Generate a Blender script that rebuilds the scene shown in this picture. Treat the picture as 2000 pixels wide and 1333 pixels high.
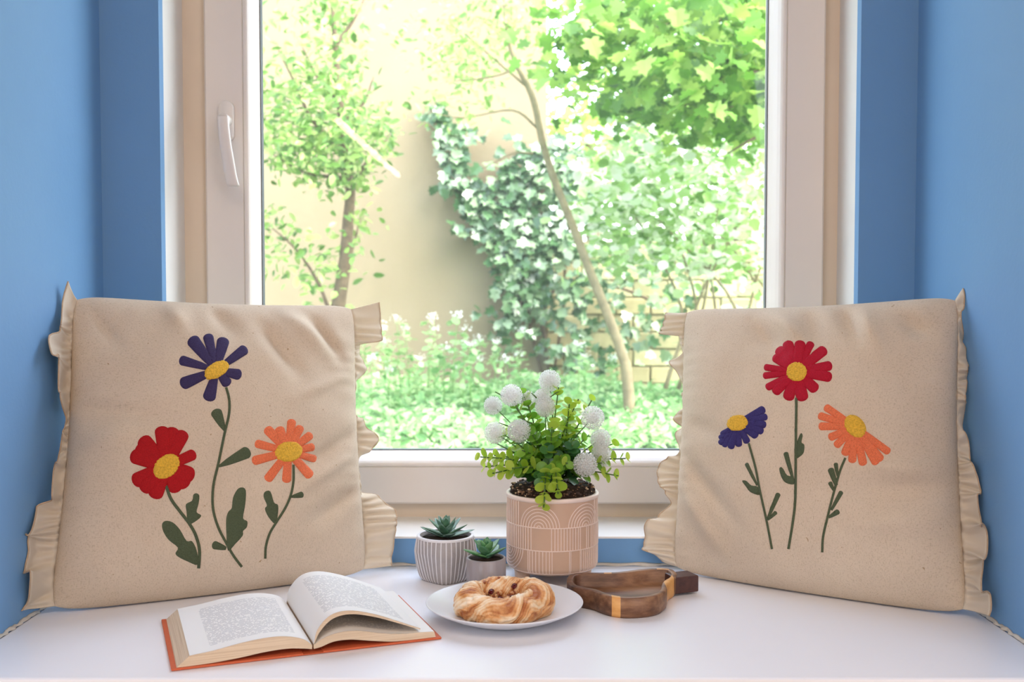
import bpy, bmesh, math, random
import numpy as np
from mathutils import Vector, Matrix, noise, geometry
from math import sin, cos, pi, radians

random.seed(7)
RNG = np.random.default_rng(11)
SC = bpy.context.scene
COL = SC.collection
for o in list(bpy.data.objects):
    bpy.data.objects.remove(o)

# ------------------------------------------------------------------ camera
F = 2100.0
CH = 0.43                       # camera height over the seat (seat top is z = 0)
PITCH = math.atan(86.5 / F)
cam_d = bpy.data.cameras.new('camera'); cam = bpy.data.objects.new('camera', cam_d); COL.objects.link(cam)
cam_d.sensor_width = 36.0; cam_d.lens = 36.0 * F / 2000.0
cam.location = (0, 0, CH); cam.rotation_euler = (pi / 2 - PITCH, 0, 0)
cam_d.dof.use_dof = True; cam_d.dof.focus_distance = 1.52; cam_d.dof.aperture_fstop = 7.0
cam_d.clip_start = 0.05; cam_d.clip_end = 200
SC.camera = cam

# ------------------------------------------------------------------ world, sun, lights, exposure
SC.view_settings.view_transform = 'Standard'; SC.view_settings.look = 'None'
SC.view_settings.gamma = 1.0; SC.view_settings.use_curve_mapping = False
SC.view_settings.exposure = 0.1
w = bpy.data.worlds.new('world'); SC.world = w; w.use_nodes = True
wn = w.node_tree.nodes; wl = w.node_tree.links
sky = wn.new('ShaderNodeTexSky'); sky.sky_type = 'NISHITA'; sky.sun_disc = False
sky.sun_elevation = radians(52); sky.sun_rotation = radians(120); sky.air_density = 1.0; sky.dust_density = 3.0
wn['Background'].inputs['Strength'].default_value = 1.7
hs = wn.new('ShaderNodeHueSaturation'); hs.inputs['Saturation'].default_value = 0.55
wl.new(sky.outputs[0], hs.inputs['Color']); wl.new(hs.outputs[0], wn['Background'].inputs['Color'])
sd = bpy.data.lights.new('sun', 'SUN'); sd.energy = 3.2; sd.angle = radians(0.8); sd.color = (1.0, 0.95, 0.86)
so = bpy.data.objects.new('sun', sd); COL.objects.link(so)
so.rotation_euler = Vector((-0.50, 0.17, -0.85)).to_track_quat('-Z', 'Y').to_euler()

def area(name, loc, target, sx, sy, e, col):
    d = bpy.data.lights.new(name, 'AREA'); d.shape = 'RECTANGLE'; d.size = sx; d.size_y = sy; d.energy = e; d.color = col
    o = bpy.data.objects.new(name, d); COL.objects.link(o); o.location = loc
    o.rotation_euler = (Vector(target) - Vector(loc)).to_track_quat('-Z', 'Y').to_euler()
    return o
area('ceiling_fill_light', (0.2, -0.9, 2.14), (0.2, -0.9, 0), 2.4, 1.6, 42, (1.0, 0.82, 0.68))  # added warm fill from above, kept out of the pane's mirror view
area('side_fill_light', (-2.1, -1.2, 0.9), (0.3, 1.2, 0.1), 1.8, 1.5, 38, (0.80, 0.86, 1.0))  # added cool fill light; no window is built in this wall
area('side_fill_light', (2.1, -1.6, 0.9), (-0.2, 1.3, 0.1), 1.8, 1.5, 38, (0.80, 0.86, 1.0))  # second added cool fill, from the closed right wall

# ------------------------------------------------------------------ projection helpers (used to take real sizes off the photograph)
CP, SP = cos(PITCH), sin(PITCH)
def ray(px, py):
    x = (px - 1000.0) / F; v = (666.5 - py) / F
    return Vector((x, CP + v * SP, -SP + v * CP))
def PY(px, py, y):
    r = ray(px, py); t = y / r.y
    return Vector((r.x * t, y, CH + r.z * t))
def PZ(px, py, z):
    r = ray(px, py); t = (z - CH) / r.z
    return Vector((r.x * t, r.y * t, z))
def proj(p):
    x, y, z = p[0], p[1], p[2] - CH
    d = y * CP - z * SP; u = y * SP + z * CP
    return (1000 + F * x / d, 666.5 - F * u / d)

# ------------------------------------------------------------------ object helpers
def tag(o, label=None, cat=None, group=None, kind=None):
    if label: o['label'] = label
    if cat: o['category'] = cat
    if group: o['group'] = group
    if kind: o['kind'] = kind
    return o
def empty(name, loc, label=None, cat=None, group=None, kind=None, rz=0):
    o = bpy.data.objects.new(name, None); COL.objects.link(o)
    o.location = loc; o.rotation_euler = (0, 0, rz); o.empty_display_size = 0.02
    return tag(o, label, cat, group, kind)
def link(name, me, parent=None, loc=None):
    o = bpy.data.objects.new(name, me); COL.objects.link(o)
    if parent is not None: o.parent = parent
    if loc is not None: o.location = loc
    return o
def wpos(parent):
    v = Vector((0, 0, 0)); p = parent
    while p is not None:
        v += p.location; p = p.parent
    return v
def mesh(name, verts, faces, mat, parent=None, smooth=False, world=False):
    """world=True: verts are world coordinates, made local to the (unrotated) parent"""
    me = bpy.data.meshes.new(name)
    if world and parent is not None:
        off = wpos(parent); verts = [Vector(v) - off for v in verts]
    me.from_pydata([tuple(v) for v in verts], [], [tuple(f) for f in faces])
    if mat: me.materials.append(mat)
    if smooth: me.shade_smooth()
    me.update()
    return link(name, me, parent)
def bm_obj(name, bm, mat, parent=None, smooth=False, recalc=True):
    if recalc: bmesh.ops.recalc_face_normals(bm, faces=bm.faces)
    me = bpy.data.meshes.new(name); bm.to_mesh(me); bm.free()
    if mat: me.materials.append(mat)
    if smooth: me.shade_smooth()
    return link(name, me, parent)
def box_bm(bm, a, b, bev=0.0, seg=2):
    c = [(a[i] + b[i]) / 2 for i in range(3)]; s = [abs(b[i] - a[i]) for i in range(3)]
    r = bmesh.ops.create_cube(bm, size=1.0, matrix=Matrix.Translation(c) @ Matrix.Diagonal((s[0], s[1], s[2], 1)))
    if bev > 0:
        es = list({e for v in r['verts'] for e in v.link_edges})
        bmesh.ops.bevel(bm, geom=es, offset=bev, segments=seg, affect='EDGES', profile=0.5)
def box(name, a, b, mat, parent=None, bev=0.0, smooth=False):
    bm = bmesh.new(); box_bm(bm, a, b, bev)
    return bm_obj(name, bm, mat, parent, smooth)
def catmull(pts, n=8, closed=False):
    out = []; m = len(pts); P = [Vector(p) for p in pts]
    rng = range(m) if closed else range(m - 1)
    for i in rng:
        p0 = P[(i - 1) % m] if (closed or i > 0) else P[0] * 2 - P[1]
        p1 = P[i]; p2 = P[(i + 1) % m]
        p3 = P[(i + 2) % m] if (closed or i < m - 2) else P[-1] * 2 - P[-2]
        for k in range(n):
            t = k / n
            out.append(0.5 * ((2 * p1) + (p2 - p0) * t + (2 * p0 - 5 * p1 + 4 * p2 - p3) * t * t + (3 * p1 - p0 - 3 * p2 + p3) * t ** 3))
    if not closed: out.append(P[-1])
    return out
def tube_geo(pts, radii, seg=8):
    V, Fc = [], []; n = len(pts)
    if not hasattr(radii, '__len__'): radii = [radii] * n
    for i, p in enumerate(pts):
        p = Vector(p)
        t = (Vector(pts[min(i + 1, n - 1)]) - Vector(pts[max(i - 1, 0)])).normalized()
        a = t.cross(Vector((0.31, 0.2, 0.93))); a = a.normalized() if a.length > 1e-4 else Vector((1, 0, 0))
        b = t.cross(a)
        for k in range(seg):
            an = 2 * pi * k / seg
            V.append(p + (a * cos(an) + b * sin(an)) * radii[i])
    for i in range(n - 1):
        for k in range(seg):
            k2 = (k + 1) % seg
            Fc.append((i * seg + k, i * seg + k2, (i + 1) * seg + k2, (i + 1) * seg + k))
    Fc.append(tuple(range(seg))[::-1]); Fc.append(tuple((n - 1) * seg + k for k in range(seg)))
    return V, Fc
def tubes(name, paths, mat, parent=None, seg=8, world=False):
    V, Fc = [], []
    for pts, r in paths:
        v, f = tube_geo(pts, r, seg); o = len(V); V += v; Fc += [tuple(i + o for i in q) for q in f]
    return mesh(name, V, Fc, mat, parent, True, world)
def lathe(name, prof, mat, parent=None, seg=64, loc=None, sq=0.0, close=True):
    V, Fc = [], []; n = len(prof)
    for r, z in prof:
        for k in range(seg):
            a = 2 * pi * k / seg; V.append((r * cos(a), r * sin(a), z))
    for i in range(n - 1):
        for k in range(seg):
            k2 = (k + 1) % seg; Fc.append((i * seg + k, i * seg + k2, (i + 1) * seg + k2, (i + 1) * seg + k))
    if close:
        Fc.append(tuple(range(seg))[::-1]); Fc.append(tuple((n - 1) * seg + k for k in range(seg)))
    o = mesh(name, V, Fc, mat, parent, True)
    if loc is not None: o.location = loc
    return o

# ------------------------------------------------------------------ materials
def srgb(r, g, b):
    f = lambda c: (c / 255 / 12.92) if c / 255 <= 0.04045 else ((c / 255 + 0.055) / 1.055) ** 2.4
    return (f(r), f(g), f(b), 1.0)
class M:
    def __init__(s, name, rough=0.5, spec=0.5, **kw):
        s.m = bpy.data.materials.new(name); s.m.use_nodes = True
        s.n = s.m.node_tree.nodes; s.l = s.m.node_tree.links; s.p = s.n['Principled BSDF']
        s.p.inputs['Roughness'].default_value = rough
        s.p.inputs['Specular IOR Level'].default_value = spec
        s.tc = s.n.new('ShaderNodeTexCoord')
    def col(s, c): s.p.inputs['Base Color'].default_value = c; return s
    def noise(s, scale, detail=4, rough=0.6, vec=None, mapping=None):
        t = s.n.new('ShaderNodeTexNoise'); t.inputs['Scale'].default_value = scale
        t.inputs['Detail'].default_value = detail; t.inputs['Roughness'].default_value = rough
        src = vec or s.tc.outputs['Object']
        if mapping:
            mp = s.n.new('ShaderNodeMapping'); mp.inputs['Scale'].default_value = mapping; s.l.new(src, mp.inputs[0]); src = mp.outputs[0]
        s.l.new(src, t.inputs['Vector']); return t.outputs['Fac']
    def ramp(s, fac, stops, out=True):
        r = s.n.new('ShaderNodeValToRGB'); e = r.color_ramp.elements
        e[0].position, e[0].color = stops[0]; e[1].position, e[1].color = stops[-1]
        for p, c in stops[1:-1]:
            x = e.new(p); x.color = c
        s.l.new(fac, r.inputs[0]); return r.outputs[0]
    def mix(s, fac, a, b, mode='MIX'):
        x = s.n.new('ShaderNodeMix'); x.data_type = 'RGBA'; x.blend_type = mode
        if isinstance(fac, float): x.inputs[0].default_value = fac
        else: s.l.new(fac, x.inputs[0])
        for i, v in ((6, a), (7, b)):
            if isinstance(v, tuple): x.inputs[i].default_value = v
            else: s.l.new(v, x.inputs[i])
        return x.outputs[2]
    def base(s, sock): s.l.new(sock, s.p.inputs['Base Color']); return s
    def bump(s, h, strength=0.3, dist=0.001):
        b = s.n.new('ShaderNodeBump'); b.inputs['Strength'].default_value = strength; b.inputs['Distance'].default_value = dist
        s.l.new(h, b.inputs['Height']); s.l.new(b.outputs[0], s.p.inputs['Normal']); return s
    def math(s, op, a, b=None):
        x = s.n.new('ShaderNodeMath'); x.operation = op
        for i, v in ((0, a), (1, b)):
            if v is None: continue
            if isinstance(v, (int, float)): x.inputs[i].default_value = v
            else: s.l.new(v, x.inputs[i])
        return x.outputs[0]
def simple(name, c, rough=0.5, var=0.08, vscale=8, bump=0.0, bscale=300, spec=0.5, dist=0.001):
    m = M(name, rough, spec)
    d = tuple(x * (1 - var) for x in c[:3]) + (1,); l = tuple(min(1, x * (1 + var)) for x in c[:3]) + (1,)
    m.base(m.ramp(m.noise(vscale), [(0.3, d), (0.7, l)]))
    if bump: m.bump(m.noise(bscale, 3), bump, dist)
    return m.m

m_blue = M('blue_wall_paint', 0.55, 0.3)
m_blue.base(m_blue.ramp(m_blue.noise(2.5, 5), [(0.3, srgb(107, 153, 198)), (0.7, srgb(114, 159, 203))])).bump(m_blue.noise(140, 4), 0.25, 0.001)
m_blue = m_blue.m
m_plaster = simple('white_reveal_plaster', srgb(232, 230, 226), 0.6, 0.03, 6, 0.2, 120)
m_pvc = simple('white_window_plastic', srgb(232, 224, 217), 0.35, 0.015, 5, 0.03, 60)
m_pvcw = simple('cream_window_frame', srgb(228, 212, 192), 0.4, 0.03, 8, 0.05, 80)
m_gask = simple('grey_gasket', srgb(120, 128, 128), 0.5, 0.05)
m_seat = simple('white_seat_paint', srgb(243, 243, 247), 0.32, 0.015, 3, 0.08, 60)
m_sill = simple('white_sill_paint', srgb(238, 236, 232), 0.35, 0.03, 6, 0.1, 100)
m_caulk = simple('ragged_caulk', srgb(205, 200, 190), 0.8, 0.12, 40, 0.5, 200)
m_room = simple('warm_white_wall', srgb(225, 215, 200), 0.8, 0.02)
m_floor = simple('oak_floor', srgb(170, 130, 90), 0.45, 0.1, 5)

g = M('window_glass'); g.n.remove(g.p)
tr = g.n.new('ShaderNodeBsdfTransparent'); tr.inputs[0].default_value = (0.97, 0.985, 0.975, 1)
gl = g.n.new('ShaderNodeBsdfGlossy'); gl.inputs['Roughness'].default_value = 0.0
fr = g.n.new('ShaderNodeFresnel'); fr.inputs[0].default_value = 1.5
mx = g.n.new('ShaderNodeMixShader'); g.l.new(fr.outputs[0], mx.inputs[0]); g.l.new(tr.outputs[0], mx.inputs[1]); g.l.new(gl.outputs[0], mx.inputs[2])
tl = g.n.new('ShaderNodeBsdfTranslucent'); tl.inputs[0].default_value = (1, 1, 1, 1)
mx2 = g.n.new('ShaderNodeMixShader'); dust_haze = g.math('MULTIPLY', g.noise(6, 8, 0.7), 0.07)  # translucent share lays a hazy veil over the view, along with some dust
g.l.new(dust_haze, mx2.inputs[0]); g.l.new(mx.outputs[0], mx2.inputs[1]); g.l.new(tl.outputs[0], mx2.inputs[2])
g.l.new(mx2.outputs[0], g.n['Material Output'].inputs[0]); m_glass = g.m

def leaf_mat(name, dark, mid, light, rough=0.4, trans=0.35, spec=0.5, k=0.55):
    dark, mid, light = [tuple(x * k for x in c[:3]) + (1,) for c in (tuple(q * .8 for q in dark), mid, light)]
    m = M(name, rough, spec)
    at = m.n.new('ShaderNodeAttribute'); at.attribute_name = 'tint'
    oi = m.n.new('ShaderNodeObjectInfo')
    f = m.math('ADD', at.outputs['Fac'], m.math('MULTIPLY', oi.outputs['Random'], 0.25))
    c = m.ramp(f, [(0.0, dark), (0.55, mid), (1.1 if False else 1.0, light)])
    m.base(c)
    t = m.n.new('ShaderNodeBsdfTranslucent'); m.l.new(c, t.inputs[0])
    x = m.n.new('ShaderNodeMixShader'); x.inputs[0].default_value = trans
    m.l.new(m.p.outputs[0], x.inputs[1]); m.l.new(t.outputs[0], x.inputs[2]); m.l.new(x.outputs[0], m.n['Material Output'].inputs[0])
    return m.m
m_leaf_tree = leaf_mat('light_tree_leaf', srgb(80, 132, 56), srgb(140, 190, 88), srgb(208, 234, 140), 0.4, 0.45, 0.5, 0.65)
m_leaf_maple = leaf_mat('maple_leaf', srgb(84, 140, 50), srgb(140, 196, 76), srgb(204, 234, 124), 0.45, 0.55, 0.5, 0.75)
m_leaf_shrub = leaf_mat('shrub_leaf', srgb(96, 150, 60), srgb(176, 216, 126), srgb(250, 252, 240), 0.35, 0.45, 0.5, 0.85)  # near-white end of the ramp puts sun-blown highlights into the leaf colour
m_leaf_ivy = leaf_mat('ivy_leaf', srgb(58, 104, 60), srgb(104, 152, 96), srgb(190, 216, 172), 0.25, 0.2, 0.7, 0.6)
m_leaf_weed = leaf_mat('weed_leaf', srgb(84, 146, 80), srgb(142, 198, 120), srgb(210, 238, 175), 0.4, 0.4, 0.5, 0.75)
m_bark = simple('grey_brown_bark', srgb(100, 84, 66), 0.8, 0.25, 30, 0.6, 60, 0.3, 0.01)
m_bark2 = simple('pale_bark', srgb(140, 126, 98), 0.8, 0.2, 20, 0.5, 60, 0.3, 0.005)
m_render = M('cream_yellow_render', 0.9, 0.2)
m_render.base(m_render.ramp(m_render.noise(0.7, 6), [(0.3, srgb(133, 120, 96)), (0.7, srgb(144, 131, 107))])).bump(m_render.noise(30, 4), 0.2, 0.01)
m_render = m_render.m
m_brick = [simple('yellow_brick_%s' % n, c, 0.9, 0.12, 12, 0.5, 60, 0.2, 0.005) for n, c in
           (('pale', srgb(176, 170, 132)), ('ochre', srgb(164, 156, 118)), ('olive', srgb(152, 148, 112)))]
m_mortar = simple('mortar', srgb(144, 138, 108), 0.95, 0.1, 20)
m_earth = simple('ground_earth', srgb(95, 115, 60), 0.95, 0.3, 3)

# ------------------------------------------------------------------ room shell
YB, YF, YS, YG = 1.704, 1.856, 1.838, 1.885      # back wall, frame face, sash face, glass
XL, XR = -0.647, 0.637
SEATF = PZ(1000, 1327, 0).y
CEIL, FLOOR = 2.2, -0.5
def X_(px, y): return PY(px, 300, y).x
def Z_(py, y): return PY(1000, py, y).z
BL_, BR_ = X_(313, YB), X_(1679, YB)             # edges of the blue paint round the window
ZS = Z_(1048, YB)                                 # sill top
ZT = 1.50                                         # top of the reveal
def struct(o): o['kind'] = 'structure'; return o
bm = bmesh.new()
box_bm(bm, (-1.0, YB, 0 - 0.05), (BL_, YB + 0.02, CEIL)); box_bm(bm, (BR_, YB, -0.05), (1.0, YB + 0.02, CEIL))
box_bm(bm, (BL_, YB, -0.05), (BR_, YB + 0.02, ZS - 0.004)); box_bm(bm, (BL_, YB, ZT), (BR_, YB + 0.02, CEIL))
struct(bm_obj('wall_window', bm, m_blue))
def prism(name, pts, z0, z1, mat, parent=None):
    n = len(pts); V = [(p[0], p[1], z0) for p in pts] + [(p[0], p[1], z1) for p in pts]
    Fc = [tuple(range(n))[::-1], tuple(range(n, 2 * n))] + [(i, (i + 1) % n, n + (i + 1) % n, n + i) for i in range(n)]
    return mesh(name, V, Fc, mat, parent)
FL, FR = X_(359, YF), X_(1637, YF)
struct(prism('trim_1', [(BL_, YB + 0.0005), (FL, YF), (FL, 2.05), (-0.9, 2.05), (-0.9, YB + 0.021), (BL_ - 0.001, YB + 0.021)], -0.3, CEIL, m_plaster))
struct(prism('trim_2', [(BR_, YB + 0.0005), (FR, YF), (FR, 2.05), (0.9, 2.05), (0.9, YB + 0.021), (BR_ + 0.001, YB + 0.021)], -0.3, CEIL, m_plaster))
struct(box('trim_3', (FL, YB + 0.021, ZT), (FR, 2.05, CEIL), m_plaster))
struct(box('trim_4', (FL, YB + 0.021, -0.3), (FR, 2.05, ZS - 0.005), m_plaster))
bm = bmesh.new(); box_bm(bm, (BL_ + 0.0005, YB - 0.0012, ZS - 0.004), (BR_ - 0.0005, YF + 0.02, ZS), 0.0012)
struct(bm_obj('window_sill', bm, m_sill))
struct(box('wall_alcove_left', (-2.4, 1.10, FLOOR), (XL, 2.05, CEIL), m_blue))
struct(box('wall_alcove_right', (XR, 1.10, FLOOR), (2.4, 2.05, CEIL), m_blue))
struct(box('seat_bench_base', (XL, SEATF + 0.02, FLOOR), (XR, YB + 0.02, -0.03), m_seat))
bm = bmesh.new(); box_bm(bm, (XL + 0.0005, SEATF, -0.03), (XR - 0.0005, YB - 0.0005, 0), 0.004)
struct(bm_obj('window_seat', bm, m_seat))
struct(box('wall_left', (-2.4, -7.0, FLOOR), (-2.2, 1.10, CEIL), m_room))
struct(box('wall_right', (2.2, -7.0, FLOOR), (2.4, 1.10, CEIL), m_room))
struct(box('wall_rear', (-2.4, -7.2, FLOOR), (2.4, -7.0, CEIL), m_room))
struct(box('ceiling', (-2.4, -7.2, CEIL), (2.4, 2.05, CEIL + 0.15), m_room))
struct(box('floor', (-2.4, -7.2, FLOOR - 0.1), (2.4, 2.05, FLOOR), m_floor))
# ragged caulk along the seat's back and side joints
def caulk(name, p0, p1, nrm, h):
    V, Fc = [], []; n = 160; a = Vector(p0); b = Vector(p1); nn = Vector(nrm)
    for i in range(n + 1):
        p = a.lerp(b, i / n); k = 0.5 + noise.noise((i * 0.35, h * 100, 1)) * 0.9
        hh = h * max(0.25, 0.7 + k * 0.6); ww = h * max(0.3, 0.8 + noise.noise((i * 0.31, 5, 3)) * 0.9)
        V += [p + nn * ww + Vector((0, 0, 0.0003)), p + nn * ww * 0.5 + Vector((0, 0, hh * 0.6)), p + nn * 0.0004 + Vector((0, 0, hh)), p + nn * 0.0002]
    for i in range(n):
        for k in range(3):
            Fc.append((i * 4 + k, i * 4 + k + 1, i * 4 + k + 5, i * 4 + k + 4))
    struct(mesh(name, V, Fc, m_caulk, None, True))
caulk('trim_5', (XL, YB, 0), (XR, YB, 0), (0, -1, 0), 0.0045)
caulk('trim_6', (XL, SEATF, 0), (XL, YB, 0), (1, 0, 0), 0.004)
caulk('trim_7', (XR, SEATF, 0), (XR, YB, 0), (-1, 0, 0), 0.004)

# ------------------------------------------------------------------ window
win = empty('window_1', (0, YF, ZS)); win['kind'] = 'structure'
def ring(name, outer, inner, mat, parent, bev=0.0):
    """outer/inner: lists of (x0,x1,z0,z1,y); successive rings are skinned together"""
    V, Fc = [], []; rs = [outer] + inner
    for (x0, x1, z0, z1, y) in rs:
        V += [(x0, y, z0), (x1, y, z0), (x1, y, z1), (x0, y, z1)]
    for i in range(len(rs) - 1):
        for k in range(4):
            k2 = (k + 1) % 4; Fc.append((i * 4 + k, i * 4 + k2, i * 4 + 4 + k2, i * 4 + 4 + k))
    return mesh(name, V, Fc, mat, parent, False, True)
WT = 1.44
def rr(pl, pr, pb, top, y): return (X_(pl, y), X_(pr, y), Z_(pb, y), top, y)
fo = rr(356, 1643, 1010, ZT, YF)
fo = (FL - 0.004, FR + 0.004, ZS + 0.0, ZT + 0.005, YF)
sash_out = rr(400, 1611, 985, WT, YS)
fi = (sash_out[0] + 0.006, sash_out[1] - 0.006, sash_out[2] + 0.006, WT - 0.006, YF)
ring('window_frame', (fo[0], fo[1], fo[2], fo[3], 1.94), [fo, fi, fi[:4] + (1.94,)], m_pvcw, win)
groove = rr(474, 1537, 914, WT - 0.045, YS)
g2 = (groove[0] + 0.0012, groove[1] - 0.0012, groove[2] + 0.0012, groove[3] - 0.0012, YS + 0.002)
so_ = sash_out
def inset(r, d, y): return (r[0] + d, r[1] - d, r[2] + d, r[3] - d, y)
ring('sash', inset(so_, 0, 1.90), [inset(so_, 0.0, YS + 0.003), inset(so_, 0.003, YS), groove, g2, inset(g2, 0.002, 1.9)], m_pvc, win)
b0 = inset(groove, 0.0016, YS + 0.002)
b1 = rr(482, 1531, 908, WT - 0.052, YS - 0.0005)
bi = rr(509, 1499, 880, WT - 0.075, YG - 0.008)
bead = [inset(groove, 0.0026, YS - 0.0003), b1]
for t in (0.15, 0.3, 0.5, 0.75, 1.0):
    bead.append(tuple(b1[k] * (1 - t) + bi[k] * t for k in range(4)) + (b1[4] + (bi[4] - b1[4]) * t ** 1.7,))
ring('glazing_bead', b0, bead + [bi[:4] + (1.9,)], m_pvc, win)
gi = rr(514.5, 1494.5, 876.5, WT - 0.079, YG - 0.0035)
ring('gasket', bi[:4] + (YG - 0.006,), [inset(bi, 0.0015, YG - 0.0075), gi, inset(gi, 0, YG - 0.0005)], m_gask, win)
mesh('glass_pane', [(bi[0] - .003, YG, bi[2] - .003), (bi[1] + .003, YG, bi[2] - .003), (bi[1] + .003, YG, bi[3] + .003), (bi[0] - .003, YG, bi[3] + .003)], [(0, 1, 2, 3)], m_glass, win, False, True)
# outer lining so that no gap stays round the sash
ring('outer_frame', (FL - .01, FR + .01, ZS - 0.03, ZT + .01, 1.905), [inset(bi, -0.012, 1.905), inset(bi, -0.012, 1.95), (FL - .01, FR + .01, ZS - 0.03, ZT + .01, 1.95)], m_pvc, win)
# handle
hc = PY(444, 238, YS); hz = PY(444, 198, YS).z - PY(444, 278, YS).z; hw = 0.0255
def stadium(cx, cz, w_, h_, y0, y1, n=14):
    pts = []
    r = w_ / 2
    for k in range(n + 1): a = pi * k / n; pts.append((cx + r * cos(a), cz + h_ / 2 - r + r * sin(a)))
    for k in range(n + 1): a = pi + pi * k / n; pts.append((cx + r * cos(a), cz - h_ / 2 + r + r * sin(a)))
    m = len(pts); V = []
    for (sc, y) in ((1, y1), (1, y0 + 0.002), (0.86, y0)):
        V += [(cx + (x - cx) * sc, y, cz + (z - cz) * (1 - (1 - sc) * w_ / h_)) for x, z in pts]
    Fc = []
    for i in range(2):
        for k in range(m): Fc.append((i * m + k, i * m + (k + 1) % m, (i + 1) * m + (k + 1) % m, (i + 1) * m + k))
    Fc.append(tuple(2 * m + k for k in range(m)))
    return V, Fc
V, Fc = stadium(hc.x, hc.z, hw, hz, YS - 0.011, YS); mesh('handle_rosette', V, Fc, m_pvc, win, True, True)
kn = PY(440, 235, YS - 0.02)
kp = [Vector((kn.x, YS - 0.009 - 0.028 * t, kn.z)) for t in (0, .5, 1)]
tubes('handle_spindle', [(kp, 0.0095)], m_pvc, win, 20, True)
lev = [PY(436, 226, 1.795), PY(437, 250, 1.790), PY(441, 285, 1.789), PY(446, 315, 1.791), PY(451, 345, 1.795), PY(456, 364, 1.798)]
lp = catmull(lev, 6); V, Fc = [], []; ns = 14
for i, p in enumerate(lp):
    t = i / (len(lp) - 1); hw_ = 0.0092 + 0.0012 * t; th = 0.006
    if i == 0: hw_ *= .8
    if i == len(lp) - 1: hw_ *= .85; th *= .8
    for k in range(ns):
        a = 2 * pi * k / ns; ca, sa = cos(a), sin(a)
        V.append(p + Vector((hw_ * math.copysign(abs(ca) ** .7, ca), th * math.copysign(abs(sa) ** .7, sa), 0)))
for i in range(len(lp) - 1):
    for k in range(ns): Fc.append((i * ns + k, i * ns + (k + 1) % ns, (i + 1) * ns + (k + 1) % ns, (i + 1) * ns + k))
Fc.append(tuple(range(ns))); Fc.append(tuple((len(lp) - 1) * ns + k for k in range(ns)))
mesh('handle_lever', V, Fc, m_pvc, win, True, True)

# linear pendant lamp in the room behind the camera (its light is mirrored in the pane)
me_ = M('lamp_diffuser'); me_.p.inputs['Emission Color'].default_value = (1.0, 0.78, 0.55, 1); me_.p.inputs['Emission Strength'].default_value = 30.0
lamp = empty('pendant_lamp', (-1.06, -4.5, 1.53), 'long thin warm white tube lamp hanging in the room, mirrored in the glass', 'lamp')
tubes('diffuser', [([(-1.09 + 1.06, 1.5, 0), (-1.03 + 1.06, -1.5, 0)], 0.02)], me_.m, lamp, 10)
for yy in (1.2, -1.2): tubes('cable', [([(0, yy, .018), (0, yy, CEIL - 1.53)], 0.002)], m_gask, lamp, 6)

# ------------------------------------------------------------------ foliage helpers
T_OVAL = (np.array([(0, 0, 0), (.3, .24, .05), (.7, .2, .04), (1, 0, -.06), (.7, -.2, .04), (.3, -.24, .05)]), [(0, 1, 2, 3), (0, 3, 4, 5)])
T_ROUND = (np.array([(0, 0, 0), (.22, .32, .05), (.6, .42, .06), (.92, .2, .02), (1, 0, -.02), (.92, -.2, .02), (.6, -.42, .06), (.22, -.32, .05)]), [(0, 1, 2, 3, 4), (0, 4, 5, 6, 7)])
_iv = [(0, 0, 0), (-.08, .22, .02), (.12, .5, .05), (.35, .3, .03), (.62, .42, .05), (.68, .17, .02), (1, 0, -.05), (.68, -.17, .02), (.62, -.42, .05), (.35, -.3, .03), (.12, -.5, .05), (-.08, -.22, .02)]
T_IVY = (np.array(_iv), [(0, 1, 2, 3), (0, 3, 4, 5, 6), (0, 6, 7, 8, 9), (0, 9, 10, 11)])
_mp = [(0, 0, 0), (-.12, .2, 0), (-.05, .45, .04), (.14, .33, .03), (.2, .62, .06), (.42, .5, .05), (.44, .27, .02), (.7, .33, .04), (.78, .12, .0), (1, 0, -.06),
       (.78, -.12, 0), (.7, -.33, .04), (.44, -.27, .02), (.42, -.5, .05), (.2, -.62, .06), (.14, -.33, .03), (-.05, -.45, .04), (-.12, -.2, 0)]
T_MAPLE = (np.array(_mp), [(0, 1, 2, 3), (0, 3, 4, 5, 6), (0, 6, 7, 8, 9), (0, 9, 10, 11, 12), (0, 12, 13, 14, 15), (0, 15, 16, 17)])
def frames(n, up, spread, droop=0.0, rng=RNG):
    """random leaf frames (n,3,3): columns length, width, normal; `up` the preferred normal"""
    N = np.tile(np.array(up, float), (n, 1)) + rng.normal(0, spread, (n, 3)); N /= np.linalg.norm(N, axis=1)[:, None]
    D = rng.normal(0, 1, (n, 3)); D[:, 2] -= droop
    D -= (D * N).sum(1)[:, None] * N; D /= np.linalg.norm(D, axis=1)[:, None]
    W = np.cross(N, D)
    return np.stack([D, W, N], axis=2)
def leaves_geo(cen, fr, size, T):
    tv, tf = T; n = len(cen)
    V = np.einsum('nij,kj->nki', fr, tv) * size[:, None, None] + cen[:, None, :]
    return V.reshape(-1, 3)
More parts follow.
